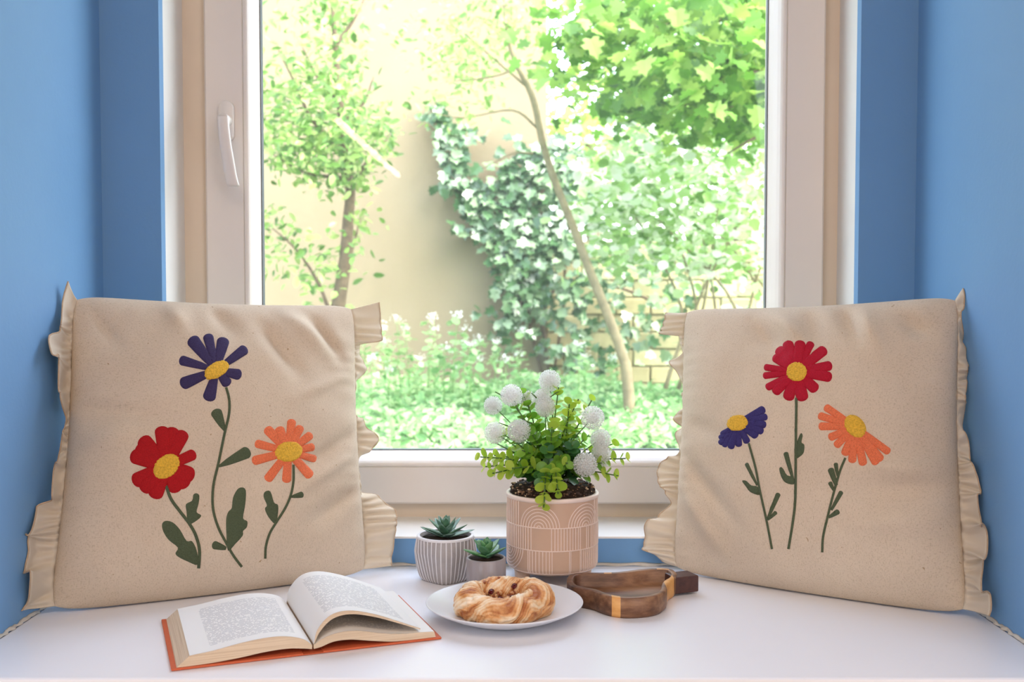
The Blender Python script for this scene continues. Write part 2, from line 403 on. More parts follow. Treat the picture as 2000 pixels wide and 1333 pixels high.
def leaves_mesh(name, cen, fr, size, T, mat, tint, parent=None, bpos=None):
    tv, tf = T; n = len(cen); k = len(tv)
    V = leaves_geo(cen, fr, size, T)
    if parent is not None: V = V - np.array(wpos(parent))
    lens = [len(f) for f in tf]; li = np.concatenate([np.array(f) for f in tf])
    loops = (np.arange(n)[:, None] * k + li[None, :]).ravel()
    tot = np.tile(lens, n); st = np.concatenate([[0], np.cumsum(tot)[:-1]])
    me = bpy.data.meshes.new(name); me.vertices.add(len(V)); me.vertices.foreach_set('co', V.astype(np.float32).ravel())
    me.loops.add(len(loops)); me.loops.foreach_set('vertex_index', loops.astype(np.int32))
    me.polygons.add(len(tot)); me.polygons.foreach_set('loop_start', st.astype(np.int32)); me.polygons.foreach_set('loop_total', tot.astype(np.int32))
    me.update(calc_edges=True)
    a = me.attributes.new('tint', 'FLOAT', 'POINT'); a.data.foreach_set('value', np.repeat(tint, k).astype(np.float32))
    me.materials.append(mat)
    return link(name, me, parent)
def tinted(T, mat, name, t):
    me = bpy.data.meshes.new(name); me.from_pydata([tuple(v) for v in T[0]], [], T[1])
    a = me.attributes.new('tint', 'FLOAT', 'POINT'); a.data.foreach_set('value', [t] * len(T[0])); me.materials.append(mat)
    return me
def foliage(parent, cen, fr, size, T, mat, tint, singles=0, name='foliage'):
    """the leaves showing largest become single leaf parts, the rest one part"""
    cen = np.asarray(cen, float)
    if singles:
        ok = []
        for i, c in enumerate(cen):
            px, py = proj(c)
            if 520 < px < 1490 and -5 < py < 870: ok.append((-size[i] / c[1], i))
        ok.sort(); sel = [i for _, i in ok[:singles]]
        ms = [tinted(T, mat, 'leaf', t) for t in (0.15, 0.4, 0.65, 0.85)]
        off = wpos(parent)
        for i in sel:
            o = link('leaf', ms[min(3, int(tint[i] * 4))], parent)
            m = Matrix(fr[i].tolist()).to_4x4(); m = Matrix.Translation(Vector(cen[i]) - off) @ m @ Matrix.Scale(size[i], 4)
            o.matrix_local = m
        keep = np.ones(len(cen), bool); keep[sel] = False
        cen, fr, size, tint = cen[keep], fr[keep], size[keep], tint[keep]
    o = leaves_mesh(name, cen, fr, size, T, mat, tint, parent); o['kind'] = 'stuff'
    return o
def blobs(spec, y, ydev, rng=RNG):
    out = []
    for (cx, cy, rx, ry, n) in spec:
        a = rng.normal(0, 0.55, (n, 2)); yy = y + rng.normal(0, ydev, n)
        for (u, v), q in zip(a, yy):
            p = PY(cx + u * rx, cy + v * ry, y); out.append((p.x, q, p.z))
    return np.array(out)

# ------------------------------------------------------------------ garden: walls and ground
YW = 8.0; GZ = -0.75
XE = PY(1068, 560, YW).x
struct(box('ground', (-9, 2.05, GZ - 0.2), (12, 30, GZ), m_earth))
bw = struct(box('building_wall', (-7, YW, GZ), (XE, YW + 1, 3.4), m_render))
gw = struct(empty('garden_wall', (XE, YW + 0.1, GZ)))
ztop = PY(1200, 470, YW).z
box('wall_core', (0.0, 0.03, 0), (4.2, 0.33, ztop - GZ), m_mortar, gw)
bmB = {}
def brick_mesh(w_, h_, mi, sd):
    bm = bmesh.new(); box_bm(bm, (0, 0, 0), (w_, 0.05, h_), 0.008, 1)
    r = random.Random(sd)
    for v in bm.verts: v.co += Vector((r.uniform(-.003, .003), r.uniform(-.004, .004), r.uniform(-.003, .003)))
    me = bpy.data.meshes.new('brick'); bm.to_mesh(me); bm.free(); me.materials.append(m_brick[mi]); return me
fulls = [brick_mesh(0.256, 0.123, i % 3, i) for i in range(6)]; halfs = [brick_mesh(0.125, 0.123, i % 3, 20 + i) for i in range(3)]
rows = int((ztop - GZ) / 0.13)
for r_ in range(rows):
    x = 0.0; c = 0; z = r_ * 0.13 + 0.006
    if r_ < 2: continue
    if r_ % 2: o = link('brick', random.choice(halfs), gw); o.location = (0.002, 0.006, z); x = 0.13
    while x < 2.6:
        o = link('brick', random.choice(fulls), gw); o.location = (x + 0.003, 0.006 + random.uniform(-.006, .006), z); x += 0.262

# ------------------------------------------------------------------ garden: ivy
ivy = empty('ivy', (XE, YW - 0.05, GZ), 'dark glossy ivy climbing over the end of the yellow wall', 'ivy')
ib = [(850, 225, 30, 25, 26), (872, 270, 30, 30, 34), (890, 320, 30, 36, 44), (900, 365, 34, 26, 40), (935, 388, 32, 24, 36), (950, 425, 48, 34, 60),
      (1000, 385, 60, 60, 130), (1040, 330, 60, 42, 110), (1090, 312, 55, 36, 90), (1105, 380, 60, 70, 150), (1015, 455, 60, 44, 110), (1060, 485, 70, 50, 130),
      (1005, 525, 44, 40, 70), (1035, 565, 48, 40, 70), (1005, 605, 44, 34, 45), (1090, 570, 60, 60, 50), (970, 465, 50, 30, 40), (1040, 650, 60, 50, 22), (980, 640, 30, 30, 12),
      (1130, 620, 60, 60, 34), (1130, 700, 60, 30, 34), (1240, 660, 80, 50, 40), (1180, 560, 60, 60, 40), (1300, 600, 90, 70, 40), (930, 260, 40, 30, 12)]
c = blobs(ib, YW - 0.14, 0.03); n = len(c)
foliage(ivy, c, frames(n, (0, -1, .45), .45, .8), RNG.uniform(.06, .105, n), T_IVY, m_leaf_ivy, RNG.uniform(0, 1, n), 300)
st = []
for a in (((1075, 745), (1060, 640), (1030, 540), (1040, 430), (1090, 330)), ((1060, 740), (1030, 620), (1000, 520), (960, 430), (900, 380), (880, 300), (840, 200)),
          ((1080, 740), (1100, 600), (1110, 450), (1150, 330)), ((1050, 600), (1100, 560), (1200, 560), (1300, 600)), ((1000, 520), (1010, 430), (1000, 330))):
    st.append((catmull([PY(x, y, YW - 0.02) for x, y in a], 5), 0.012))
tubes('stem', st, m_bark, ivy, 6, True)

# ------------------------------------------------------------------ garden: young tree at the left
YT = 6.0
tree = empty('young_tree', (PY(655, 600, YT).x, YT, GZ), 'young tree with a slim bare trunk and light green crown before the yellow wall', 'tree')
def br(pts, r0, r1, y=YT, dy=0.0):
    P = catmull([PY(x, yy, y + dy * i / len(pts)) for i, (x, yy) in enumerate(pts)], 5); n = len(P)
    return (P, [r0 + (r1 - r0) * i / (n - 1) for i in range(n)])
base = PY(645, 700, YT); base = Vector((base.x, YT, GZ))
P = catmull([base, PY(648, 700, YT), PY(660, 600, YT), PY(674, 510, YT), PY(680, 430, YT), PY(684, 370, YT), PY(674, 300, YT), PY(664, 200, YT), PY(656, 100, YT), PY(650, 0, YT), PY(655, -90, YT)], 5)
tubes('trunk', [(P, [0.05 - 0.042 * (i / (len(P) - 1)) ** 0.9 for i in range(len(P))])], m_bark, tree, 10, True)
for b in ([(684, 370), (715, 320), (740, 300), (765, 250)], [(676, 350), (640, 345), (590, 335), (530, 300)], [(674, 300), (610, 235), (575, 160), (540, 90)], [(664, 200), (620, 150), (590, 90)],
          [(668, 240), (710, 200), (730, 150)], [(654, 90), (690, 40), (720, -20)], [(652, 640), (625, 560), (580, 490), (525, 440)], [(668, 540), (690, 480), (705, 420)]):
    tubes('branch', [br(b, 0.014, 0.003, dy=random.uniform(-.4, .4))], m_bark, tree, 6, True)
tb = [(652, 40, 60, 60, 170), (640, 150, 75, 60, 230), (655, 230, 100, 60, 330), (600, 285, 85, 50, 230), (560, 300, 60, 34, 120), (705, 255, 60, 50, 170), (640, 335, 70, 34, 170),
      (560, 180, 60, 70, 120), (690, 320, 40, 44, 110), (535, 250, 30, 60, 60), (540, 470, 50, 50, 40), (600, 500, 60, 50, 60), (630, 550, 60, 50, 50), (695, 440, 34, 70, 55), (735, 280, 34, 40, 50), (560, 60, 60, 60, 40), (520, 430, 30, 40, 25)]
tb = [q[:4] + (int(q[4] * 1.25),) for q in tb]
c = blobs(tb, YT, 0.28); n = len(c)
foliage(tree, c, frames(n, (0, -.5, .8), .7, 0.2), RNG.uniform(.04, .075, n), T_OVAL, m_leaf_tree, RNG.uniform(0, 1, n), 300)

# ------------------------------------------------------------------ garden: leaning thin tree, maple, shrub
YL = 5.9
lt = empty('leaning_tree', (PY(1228, 760, YL).x, YL, GZ), 'thin pale bare trunk leaning left across the ivy', 'tree')
bs = PY(1240, 760, YL); bs.z = GZ
P = catmull([bs, PY(1226, 750, YL), PY(1214, 690, YL), PY(1185, 610, YL), PY(1152, 530, YL), PY(1122, 450, YL), PY(1086, 360, YL), PY(1060, 280, YL), PY(1040, 190, YL), PY(1000, 100, YL), PY(985, 0, YL), PY(975, -80, YL)], 5)
tubes('trunk', [(P, [0.034 - 0.022 * i / (len(P) - 1) for i in range(len(P))])], m_bark2, lt, 8, True)
for b in ([(1050, 250), (1000, 215), (900, 230), (830, 215)], [(1030, 170), (960, 110), (900, 60), (850, 40)], [(1040, 300), (1000, 300), (940, 330)], [(1015, 130), (960, 150), (870, 160)]):
    tubes('branch', [br(b, 0.008, 0.002, YL)], m_bark2, lt, 5, True)
lb = [(900, 60, 110, 60, 240), (960, 30, 80, 50, 170), (880, 130, 70, 40, 110), (930, 110, 60, 40, 100), (880, 210, 70, 20, 50), (940, 200, 50, 30, 40), (1010, 60, 60, 60, 90), (760, 30, 40, 40, 20)]
c = blobs(lb, YL, 0.3); n = len(c)
foliage(lt, c, frames(n, (0, -.5, .8), .6, .3), RNG.uniform(.035, .06, n), T_OVAL, m_leaf_tree, RNG.uniform(.3, 1, n), 0)

YM = 5.2
mp = empty('maple_tree', (2.4, YM, GZ), 'bright green maple branches hanging in from the upper right', 'tree')
tubes('trunk', [([Vector((2.4, YM, GZ)), Vector((2.38, YM, 0.6)), Vector((2.3, YM, 1.6)), Vector((2.25, YM, 3.2))], [.11, .1, .09, .07])], m_bark, mp, 12, True)
for b in ([(1900, 60), (1600, 0), (1400, 40), (1250, 60), (1150, 130)], [(1900, 150), (1600, 120), (1450, 150), (1330, 210)], [(1900, 200), (1650, 230), (1500, 260), (1420, 300)], [(1700, 40), (1500, -40), (1300, -20), (1150, 20)]):
    tubes('branch', [br(b, 0.02, 0.004, YM, random.uniform(-.4, .4))], m_bark, mp, 6, True)
mb = [(1150, 60, 110, 80, 110), (1250, 50, 110, 80, 150), (1350, 70, 120, 90, 170), (1450, 60, 100, 90, 150), (1300, 160, 120, 60, 110), (1400, 190, 110, 60, 120), (1470, 210, 60, 60, 70), (1350, 240, 60, 30, 30),
      (1140, 130, 60, 50, 40), (1550, 120, 120, 120, 120), (1700, 100, 150, 150, 120), (1300, -60, 250, 60, 150), (1240, 210, 50, 30, 20)]
mb = [q[:4] + (int(q[4] * 1.7),) for q in mb]
c = blobs(mb, YM, 0.45); n = len(c)
foliage(mp, c, frames(n, (0, -.45, .8), .6, 1.2), RNG.uniform(.055, .10, n), T_MAPLE, m_leaf_maple, RNG.uniform(0, 1, n), 300)

YH = 6.6
sh = empty('shrub', (PY(1380, 700, YH).x, YH, GZ), 'large pale sunlit shrub filling the right of the garden before the brick wall', 'shrub')
for k in range(9):
    x0 = 1300 + k * 25; tubes('stem', [br([(x0, 760), (x0 + random.uniform(-50, 50), 600), (x0 + random.uniform(-140, 140), 380 + random.uniform(-60, 60))], 0.014, 0.004, YH, random.uniform(-.5, .3))], m_bark2, sh, 6, True)
sb = [(1200, 330, 90, 60, 220), (1300, 320, 110, 60, 300), (1420, 330, 110, 60, 320), (1200, 420, 90, 60, 230), (1300, 420, 110, 70, 330), (1420, 430, 110, 70, 340), (1300, 500, 110, 40, 120), (1430, 510, 100, 50, 130),
      (1200, 500, 70, 50, 90), (1490, 640, 40, 60, 60), (1260, 270, 110, 40, 120), (1580, 400, 120, 200, 320), (1380, 620, 80, 40, 24), (1550, 650, 80, 80, 120)]
sb = [q[:4] + (int(q[4] * 1.5),) for q in sb]
c = blobs(sb, YH, 0.45); c[:, 1] = np.minimum(c[:, 1], YW - .1); n = len(c)
foliage(sh, c, frames(n, (0, -.4, .9), .5, .4), RNG.uniform(.04, .085, n), T_ROUND, m_leaf_shrub, np.clip(RNG.normal(.6, .35, n), 0, 1), 300)

# trees beyond the garden wall
for (lab, cx, cy, r, y, cnt) in (('pale leafy tree beyond the brick wall, behind the leaning trunk', 1150, 260, 130, 15, 900), ('leafy tree crown beyond the brick wall, behind the maple branches', 1430, 120, 190, 11, 1600)):
    b0_ = PY(cx, cy, y); t = empty('background_tree', (b0_.x, y, GZ), lab, 'tree')
    tubes('trunk', [([Vector((b0_.x, y, GZ)), Vector((b0_.x + .1, y, 1)), b0_], [.16, .13, .06])], m_bark, t, 8, True)
    c = blobs([(cx, cy, r, r * .9, cnt)], y, 0.7); n = len(c)
    foliage(t, c, frames(n, (0, -.4, .9), .6), RNG.uniform(.12, .22, n), T_OVAL, m_leaf_maple, RNG.uniform(.3, 1, n), 0)

# ------------------------------------------------------------------ garden: ground cover and flowering weeds
n = 60000
c = np.stack([RNG.uniform(-3.0, 3.4, n), 3.1 + 4.75 * RNG.uniform(0, 1, n) ** 0.85, np.zeros(n)], 1)
hz_ = np.array([noise.noise((x * 1.6, y * 1.6, 0)) * 0.10 + noise.noise((x * 5, y * 5, 3)) * 0.06 for x, y, _ in c])
c[:, 2] = -0.17 + hz_ - RNG.exponential(0.06, n)
tn = np.clip(0.5 + hz_ * 3 + RNG.normal(0, .22, n), 0, 1)
gc = leaves_mesh('ground_cover', c, frames(n, (0, -.3, .9), .5), RNG.uniform(.03, .065, n), T_OVAL, m_leaf_weed, tn)
tag(gc, 'dense low green weeds covering the garden floor', 'plants', None, 'stuff')
xs = np.linspace(-3.4, 3.8, 60); ys = np.linspace(2.6, 7.98, 50)
V = [(x, y, -0.33 + noise.noise((x * 1.6, y * 1.6, 0)) * 0.10) for y in ys for x in xs]
Fc = [(j * 60 + i, j * 60 + i + 1, (j + 1) * 60 + i + 1, (j + 1) * 60 + i) for j in range(49) for i in range(59)]
struct(mesh('ground_rise', V, Fc, simple('weedy_earth', srgb(60, 88, 46), 0.95, 0.3, 14), None, True))

m_blossom = leaf_mat('white_weed_blossom', srgb(235, 240, 225), srgb(245, 248, 240), srgb(250, 250, 248), 0.6, 0.3, 0.5, 0.9)
m_stemg = simple('green_stem', srgb(110, 155, 75), 0.5, 0.15)
def weed_proto(h, sd):
    r = np.random.default_rng(sd); t = empty('flowering_weed', (0, 0, 0))
    tubes('stem', [([(0, 0, 0), (.01, 0, h * .5), (.025, .01, h)], [.004, .003, .0015])], m_stemg, t, 5)
    k = 36; zz = r.uniform(.15, .95, k) * h; a = r.uniform(0, 2 * pi, k); d = .02 + .045 * (1 - zz / h)
    leaves_mesh('foliage', np.stack([.02 * zz / h + d * np.cos(a), d * np.sin(a), zz], 1), frames(k, (0, -.3, 1), .5, 0, r), r.uniform(.03, .06, k), T_ROUND, m_leaf_weed, r.uniform(.3, 1, k), t)['kind'] = 'stuff'
    k = 34; cc = np.array([.025, .01, h]) + r.normal(0, 1, (k, 3)) * np.array([.016, .016, .014])
    leaves_mesh('blossom', cc, frames(k, (0, -.5, 1), .6, 0, r), r.uniform(.009, .015, k), T_ROUND, m_blossom, r.uniform(.3, 1, k), t)
    return t
protos = [weed_proto(h, i) for i, h in enumerate((.34, .44, .52))]
GRP = 'tall white-flowering weeds before the yellow wall'
def copytree(o):
    c_ = o.copy(); COL.objects.link(c_)
    for ch in o.children:
        d_ = ch.copy(); COL.objects.link(d_); d_.parent = c_
    return c_
wp = [(700, 655), (722, 700), (741, 640), (760, 668), (781, 622), (800, 640), (818, 700), (835, 618), (850, 640), (868, 680), (884, 615), (903, 640), (918, 672), (935, 660), (945, 700), (965, 668), (1013, 645), (1008, 690),
      (712, 620), (730, 735), (770, 720), (690, 690), (855, 700), (1128, 672), (1140, 695), (990, 700), (895, 715), (1190, 700)]
for i, (px, py) in enumerate(wp):
    y = random.uniform(5.6, 7.4); p = PY(px, py, y); k = i % 3; h = (.34, .44, .52)[k]
    o = protos[k] if i < 3 else copytree(protos[k])
    o.location = (p.x, y, p.z - h); o.rotation_euler = (0, 0, random.uniform(0, 6))
    if px > 1000: tag(o, 'tall thin white-blossomed weed near the ivy and the brick wall', 'weed', 'white-flowering weeds before the ivy and brick wall')
    else: tag(o, 'tall thin green weed topped with tiny white blossoms before the yellow wall', 'weed', GRP)

# ------------------------------------------------------------------ cushions
m_canvas = M('natural_canvas', 0.85, 0.15)
wv = m_canvas.noise(900, 2, 0.5, mapping=(1, 1, .25)); wv2 = m_canvas.noise(900, 2, 0.5, mapping=(.25, 1, 1))
cb = m_canvas.ramp(m_canvas.noise(7, 5), [(0.3, srgb(206, 188, 166)), (0.7, srgb(216, 199, 177))])
fine = m_canvas.ramp(m_canvas.math('ADD', wv, wv2), [(0.7, (0.80, 0.78, 0.74, 1)), (1.2, (1, 1, 1, 1))])
spk = m_canvas.ramp(m_canvas.noise(150, 1), [(0.18, (0.6, 0.5, 0.38, 1)), (0.235, (1, 1, 1, 1))])
m_canvas.base(m_canvas.mix(1.0, m_canvas.mix(1.0, cb, fine, 'MULTIPLY'), spk, 'MULTIPLY')).bump(m_canvas.math('ADD', wv, wv2), 0.35, 0.0008)
m_canvas = m_canvas.m
mr = M('cream_ruffle_cloth', 0.85, 0.15); cr = mr.ramp(mr.noise(8, 4), [(0.3, srgb(232, 219, 198)), (0.7, srgb(240, 228, 210))]); mr.base(cr).bump(mr.noise(500, 2), .3, .0006)
t_ = mr.n.new('ShaderNodeBsdfTranslucent'); mr.l.new(cr, t_.inputs[0]); x_ = mr.n.new('ShaderNodeMixShader'); x_.inputs[0].default_value = .3
mr.l.new(mr.p.outputs[0], x_.inputs[1]); mr.l.new(t_.outputs[0], x_.inputs[2]); mr.l.new(x_.outputs[0], mr.n['Material Output'].inputs[0]); m_ruffle = mr.m
m_hem = simple('tan_hem', srgb(196, 168, 138), .85, .1, 200)
def thread(name, c_, loop=False):
    m = M(name, 0.75, 0.2)
    nz = m.noise(700 if not loop else 420, 3)
    m.base(m.ramp(nz, [(0.3, tuple(x * .72 for x in c_[:3]) + (1,)), (0.7, tuple(min(1, x * 1.15) for x in c_[:3]) + (1,))])).bump(nz, 0.9 if loop else .6, 0.0015 if loop else .0007)
    return m.m
th_red = thread('red_thread', srgb(172, 20, 26)); th_crim = thread('crimson_thread', srgb(176, 18, 44)); th_blue = thread('violet_thread', srgb(60, 50, 88)); th_blue2 = thread('indigo_thread', srgb(58, 50, 106))
th_or = thread('orange_thread', srgb(228, 118, 78)); th_yel = thread('yellow_loop_thread', srgb(226, 178, 62), True); th_grn = thread('green_thread', srgb(82, 92, 68))

class Cushion:
    def __init__(s, TL, TR, BL, BR, T, creases, seed, corner=1.0):
        s.c = [Vector(p) for p in (BL, BR, TR, TL)]; s.T = T; s.cr = creases; s.seed = seed
        s.nrm = ((s.c[1] - s.c[0]).cross(s.c[3] - s.c[0])).normalized()
        if s.nrm.y > 0: s.nrm = -s.nrm
    def mid(s, u, v):
        # sides pulled in slightly between the corners
        a = 0.018 * sin(pi * v); b = 0.014 * sin(pi * u)
        uu = u + a * (1 - 2 * u); vv = v + b * (1 - 2 * v) * (1 if v > .5 else -.8)
        uu -= (u - .5) * .03 * abs(2 * v - 1) ** 12; vv -= (v - .5) * .03 * abs(2 * u - 1) ** 14
        B0, B1, B2, B3 = s.c
        return (B0 * (1 - uu) + B1 * uu) * (1 - vv) + (B3 * (1 - uu) + B2 * uu) * vv
    def h(s, u, v):
        u = min(max(u, 0), 1); v = min(max(v, 0), 1)
        a = 1 - abs(2 * u - 1) ** 2.0; b = 1 - abs(2 * v - 1) ** 2.1
        h = s.T * max(a, 0) ** 0.50 * max(b, 0) ** 0.54
        e = min(1, h / s.T * 2.2)
        for (u0, v0, u1, v1, w_, amp) in s.cr:
            du, dv = u1 - u0, v1 - v0; L2 = du * du + dv * dv
            t = ((u - u0) * du + (v - v0) * dv) / L2; tc = min(max(t, 0), 1)
            d = math.hypot(u - u0 - du * tc, v - v0 - dv * tc)
            h += 1.7 * amp * math.exp(-(d / w_) ** 2) * e * (0.3 + 0.7 * sin(pi * min(max(tc, .02), .98)))
        h += e * (noise.noise((u * 4, v * 4, s.seed)) * 0.005 + noise.noise((u * 11, v * 11, s.seed + 5)) * 0.0016)
        # little gathers along the seams
        ed = min(u, 1 - u); h += 0.0032 * e * math.exp(-ed * 20) * sin(v * 95 + 3 * sin(v * 17)); et = 1 - v; h += 0.0035 * e * math.exp(-et * 14) * noise.noise((u * 16, v * 3, s.seed + 9))
        return h
    def S(s, u, v, off=0.0):
        p = s.mid(u, v) + s.nrm * (s.h(u, v) + off)
        if p.z < 0.002: p.z = 0.002
        return p
    def normal(s, u, v):
        e = 0.004; a = s.S(u + e, v) - s.S(u - e, v); b = s.S(u, v + e) - s.S(u, v - e)
        n_ = a.cross(b).normalized(); return n_ if n_.dot(s.nrm) > 0 else -n_
    def inv(s, px, py, u=.5, v=.5):
        for _ in range(9):
            x0, y0 = proj(s.S(u, v)); e = .003
            xu, yu = proj(s.S(u + e, v)); xv, yv = proj(s.S(u, v + e))
            a, b, c_, d = (xu - x0) / e, (xv - x0) / e, (yu - y0) / e, (yv - y0) / e
            det = a * d - b * c_
            if abs(det) < 1e-6: break
            rx, ry = px - x0, py - y0
            du = (rx * d - b * ry) / det; dv = (a * ry - c_ * rx) / det
            u += max(-.2, min(.2, du)); v += max(-.2, min(.2, dv)); u = min(max(u, .02), .98); v = min(max(v, .02), .98)
            if abs(rx) + abs(ry) < .05: break
        return u, v
    def build(s, root):
        N = 110; V, Fc = [], []
        for side in (1, -1):
            for j in range(N + 1):
                for i in range(N + 1):
                    # denser rows near the edges
                    u = 0.5 - 0.5 * cos(pi * i / N); v = 0.5 - 0.5 * cos(pi * j / N)
                    if side == 1: p = s.S(u, v)
                    else:
                        p = s.mid(u, v) - s.nrm * s.h(u, v) * 0.8
                        if p.z < 0.002: p.z = 0.002
                        if abs(p.x) > 0.556: p.y = min(p.y, YB - 0.002)
                    p.x = min(max(p.x, XL + .001), XR - .001)
                    V.append(p)
        M1 = (N + 1) ** 2
        for j in range(N):
            for i in range(N):
                q = (j * (N + 1) + i, j * (N + 1) + i + 1, (j + 1) * (N + 1) + i + 1, (j + 1) * (N + 1) + i)
                Fc.append(q); Fc.append(tuple(M1 + k for k in q)[::-1])
        off = root.location
        bm = bmesh.new(); vs = [bm.verts.new(v - off) for v in V]
        for f in Fc:
            bm.faces.new([vs[k] for k in f])
        bmesh.ops.remove_doubles(bm, verts=bm.verts, dist=1e-5)
        return bm_obj('cushion_cover', bm, m_canvas, root, True)

def ruffle(cu, root, side, outs, name='ruffle', seed=0, amp=.013, freq=11, nrm_bias=None, ext=(0, 0)):
    """frill sewn to the left (side 0) or right (side 1) edge; outs = [(t, width, normal offset)]"""
    n = 420; m = 9; V, Fc = [], []
    def tab(t, k):
        for a, b in zip(outs[:-1], outs[1:]):
            if t <= b[0]:
                f = (t - a[0]) / (b[0] - a[0]); f = f * f * (3 - 2 * f); return a[k] + (b[k] - a[k]) * f
        return outs[-1][k]
    rnd = random.Random(seed); ph = rnd.uniform(0, 6)
    for i in range(n + 1):
        t = i / n; p = cu.mid(side, t); q = cu.mid(1 - side, t); o = (p - q).normalized()
        up = (cu.mid(side, min(1, t + .01)) - cu.mid(side, max(0, t - .01))).normalized()
        w_ = tab(t, 1); nb = tab(t, 2); a_ = tab(t, 3) * 1.35
        wv_ = sin(2 * pi * freq * t + ph + 1.6 * sin(2 * pi * 1.7 * t + ph)); w2 = sin(2 * pi * freq * .5 * t + 2 * ph)
        for k in range(m + 1):
            r = k / m
            d = o * w_ * r * (1 + .12 * w2) + cu.nrm * (nb * r * r + a_ * (wv_ + .35 * w2) * r ** 0.8)
            pl_ = sin(2 * pi * 31 * t + 4 * sin(2 * pi * 3.3 * t + ph)); d += cu.nrm * (.0035 * pl_ * min(1, r * 5) * (1 - .55 * r))
            d += up * (a_ * 0.8 * cos(2 * pi * freq * t + ph) * r * r)
            if t > .97: d += up * ext[1] * r * (t - .97) / .03
            if t < .03: d += up * -ext[0] * r * (.03 - t) / .03
            v = p + d; v.z = max(v.z, .0015); v.x = min(max(v.x, XL + .0015), XR - .0015)
            if abs(v.x) > 0.55 or v.z < ZS + .004: v.y = min(v.y, YB - .0015)
            v.y = min(v.y, YS - .002)
            V.append(v)
    for i in range(n):
        for k in range(m): Fc.append((i * (m + 1) + k, i * (m + 1) + k + 1, (i + 1) * (m + 1) + k + 1, (i + 1) * (m + 1) + k))
    o = mesh(name, V, Fc, m_ruffle, root, True, True)
    md = o.modifiers.new('cloth_thickness', 'SOLIDIFY'); md.thickness = 0.0012; md.offset = 0
    # stitched hem line along the outer edge
    hem = [V[i * (m + 1) + m] for i in range(n + 1)]
    tubes('hem', [(hem[::2], .0011)], m_hem, o, 5, False)
    hm = o.children[0]; off = wpos(root)
    hm.data.transform(Matrix.Translation(-off))
    return o

def patch(cu, parent, poly, mat, name, thick=.0014, step=.0032, root=None):
    """embroidered shape: outline in photo pixels laid on the cushion cover, softly padded"""
    u, v = .5, .5; uv = []
    for (px, py) in poly:
        u, v = cu.inv(px, py, u, v); uv.append((u, v))
    W_ = .45
    P2 = [Vector((a * W_, b * W_)) for a, b in uv]; nb = len(P2)
    xs_ = [p.x for p in P2]; ys_ = [p.y for p in P2]
    def inside(x, y):
        c_ = False; j = nb - 1
        for i in range(nb):
            a, b = P2[i], P2[j]
            if (a.y > y) != (b.y > y) and x < (b.x - a.x) * (y - a.y) / (b.y - a.y) + a.x: c_ = not c_
            j = i
        return c_
    def dist(x, y):
        return min(math.hypot(p.x - x, p.y - y) for p in P2)
    inn = []; y = min(ys_); r_ = 0
    while y < max(ys_):
        x = min(xs_) + (step / 2 if r_ % 2 else 0)
        while x < max(xs_):
            if inside(x, y) and dist(x, y) > step * .45: inn.append(Vector((x, y)))
            x += step
        y += step * .87; r_ += 1
    vs, es, fs, *_ = geometry.delaunay_2d_cdt(P2 + inn, [(i, (i + 1) % nb) for i in range(nb)], [], 1, 1e-7)
    off = wpos(parent); V = []
    for p in vs:
        d = dist(p.x, p.y); k = min(1, d / .0022)
        a, b = p.x / W_, p.y / W_
        V.append(cu.S(a, b) + cu.nrm * (.0001 + thick * math.sqrt(k) + (.0006 if name.startswith('emb') else 0)) - off)
    return mesh(name, V, [tuple(f) for f in fs], mat, parent, True)
def caps(p0, p1, w_, w0=None, n=8):
    """rounded petal from p0 (width w0) to tip centre p1 (width w_)"""
    w0 = w_ * .5 if w0 is None else w0
    dx, dy = p1[0] - p0[0], p1[1] - p0[1]; L = math.hypot(dx, dy); dx /= L; dy /= L; nx, ny = -dy, dx
    out = []; e = w_ / 2
    q = (p1[0], p1[1])
    for k in (0, .33, .66):
        wk = w0 / 2 + (e - w0 / 2) * k ** .7; out.append((p0[0] + dx * L * k * .97 + nx * wk, p0[1] + dy * L * k * .97 + ny * wk))
    for k in range(n + 1):
        a = pi / 2 - pi * k / n; out.append((q[0] + dx * e * .75 * cos(a) + nx * e * sin(a), q[1] + dy * e * .75 * cos(a) + ny * e * sin(a)))
    for k in (.66, .33, 0):
        wk = w0 / 2 + (e - w0 / 2) * k ** .7; out.append((p0[0] + dx * L * k * .97 - nx * wk, p0[1] + dy * L * k * .97 - ny * wk))
    return out
def ell(c_, rx, ry, ang, n=26):
    a0 = radians(ang); return [(c_[0] + rx * cos(t) * cos(a0) - ry * sin(t) * sin(a0), c_[1] + rx * cos(t) * sin(a0) + ry * sin(t) * cos(a0)) for t in [2 * pi * k / n for k in range(n)]]
def strip(pts, w_):
    P = catmull([(x, y, 0) for x, y in pts], 5); L, R = [], []
    for i, p in enumerate(P):
        t = (P[min(i + 1, len(P) - 1)] - P[max(0, i - 1)]).normalized(); nn = Vector((-t.y, t.x, 0)) * w_ / 2
        L.append((p.x + nn.x, p.y + nn.y)); R.append((p.x - nn.x, p.y - nn.y))
    return L + R[::-1]
def smooth_poly(pts):
    return [(p.x, p.y) for p in catmull([(x, y, 0) for x, y in pts], 3, True)]

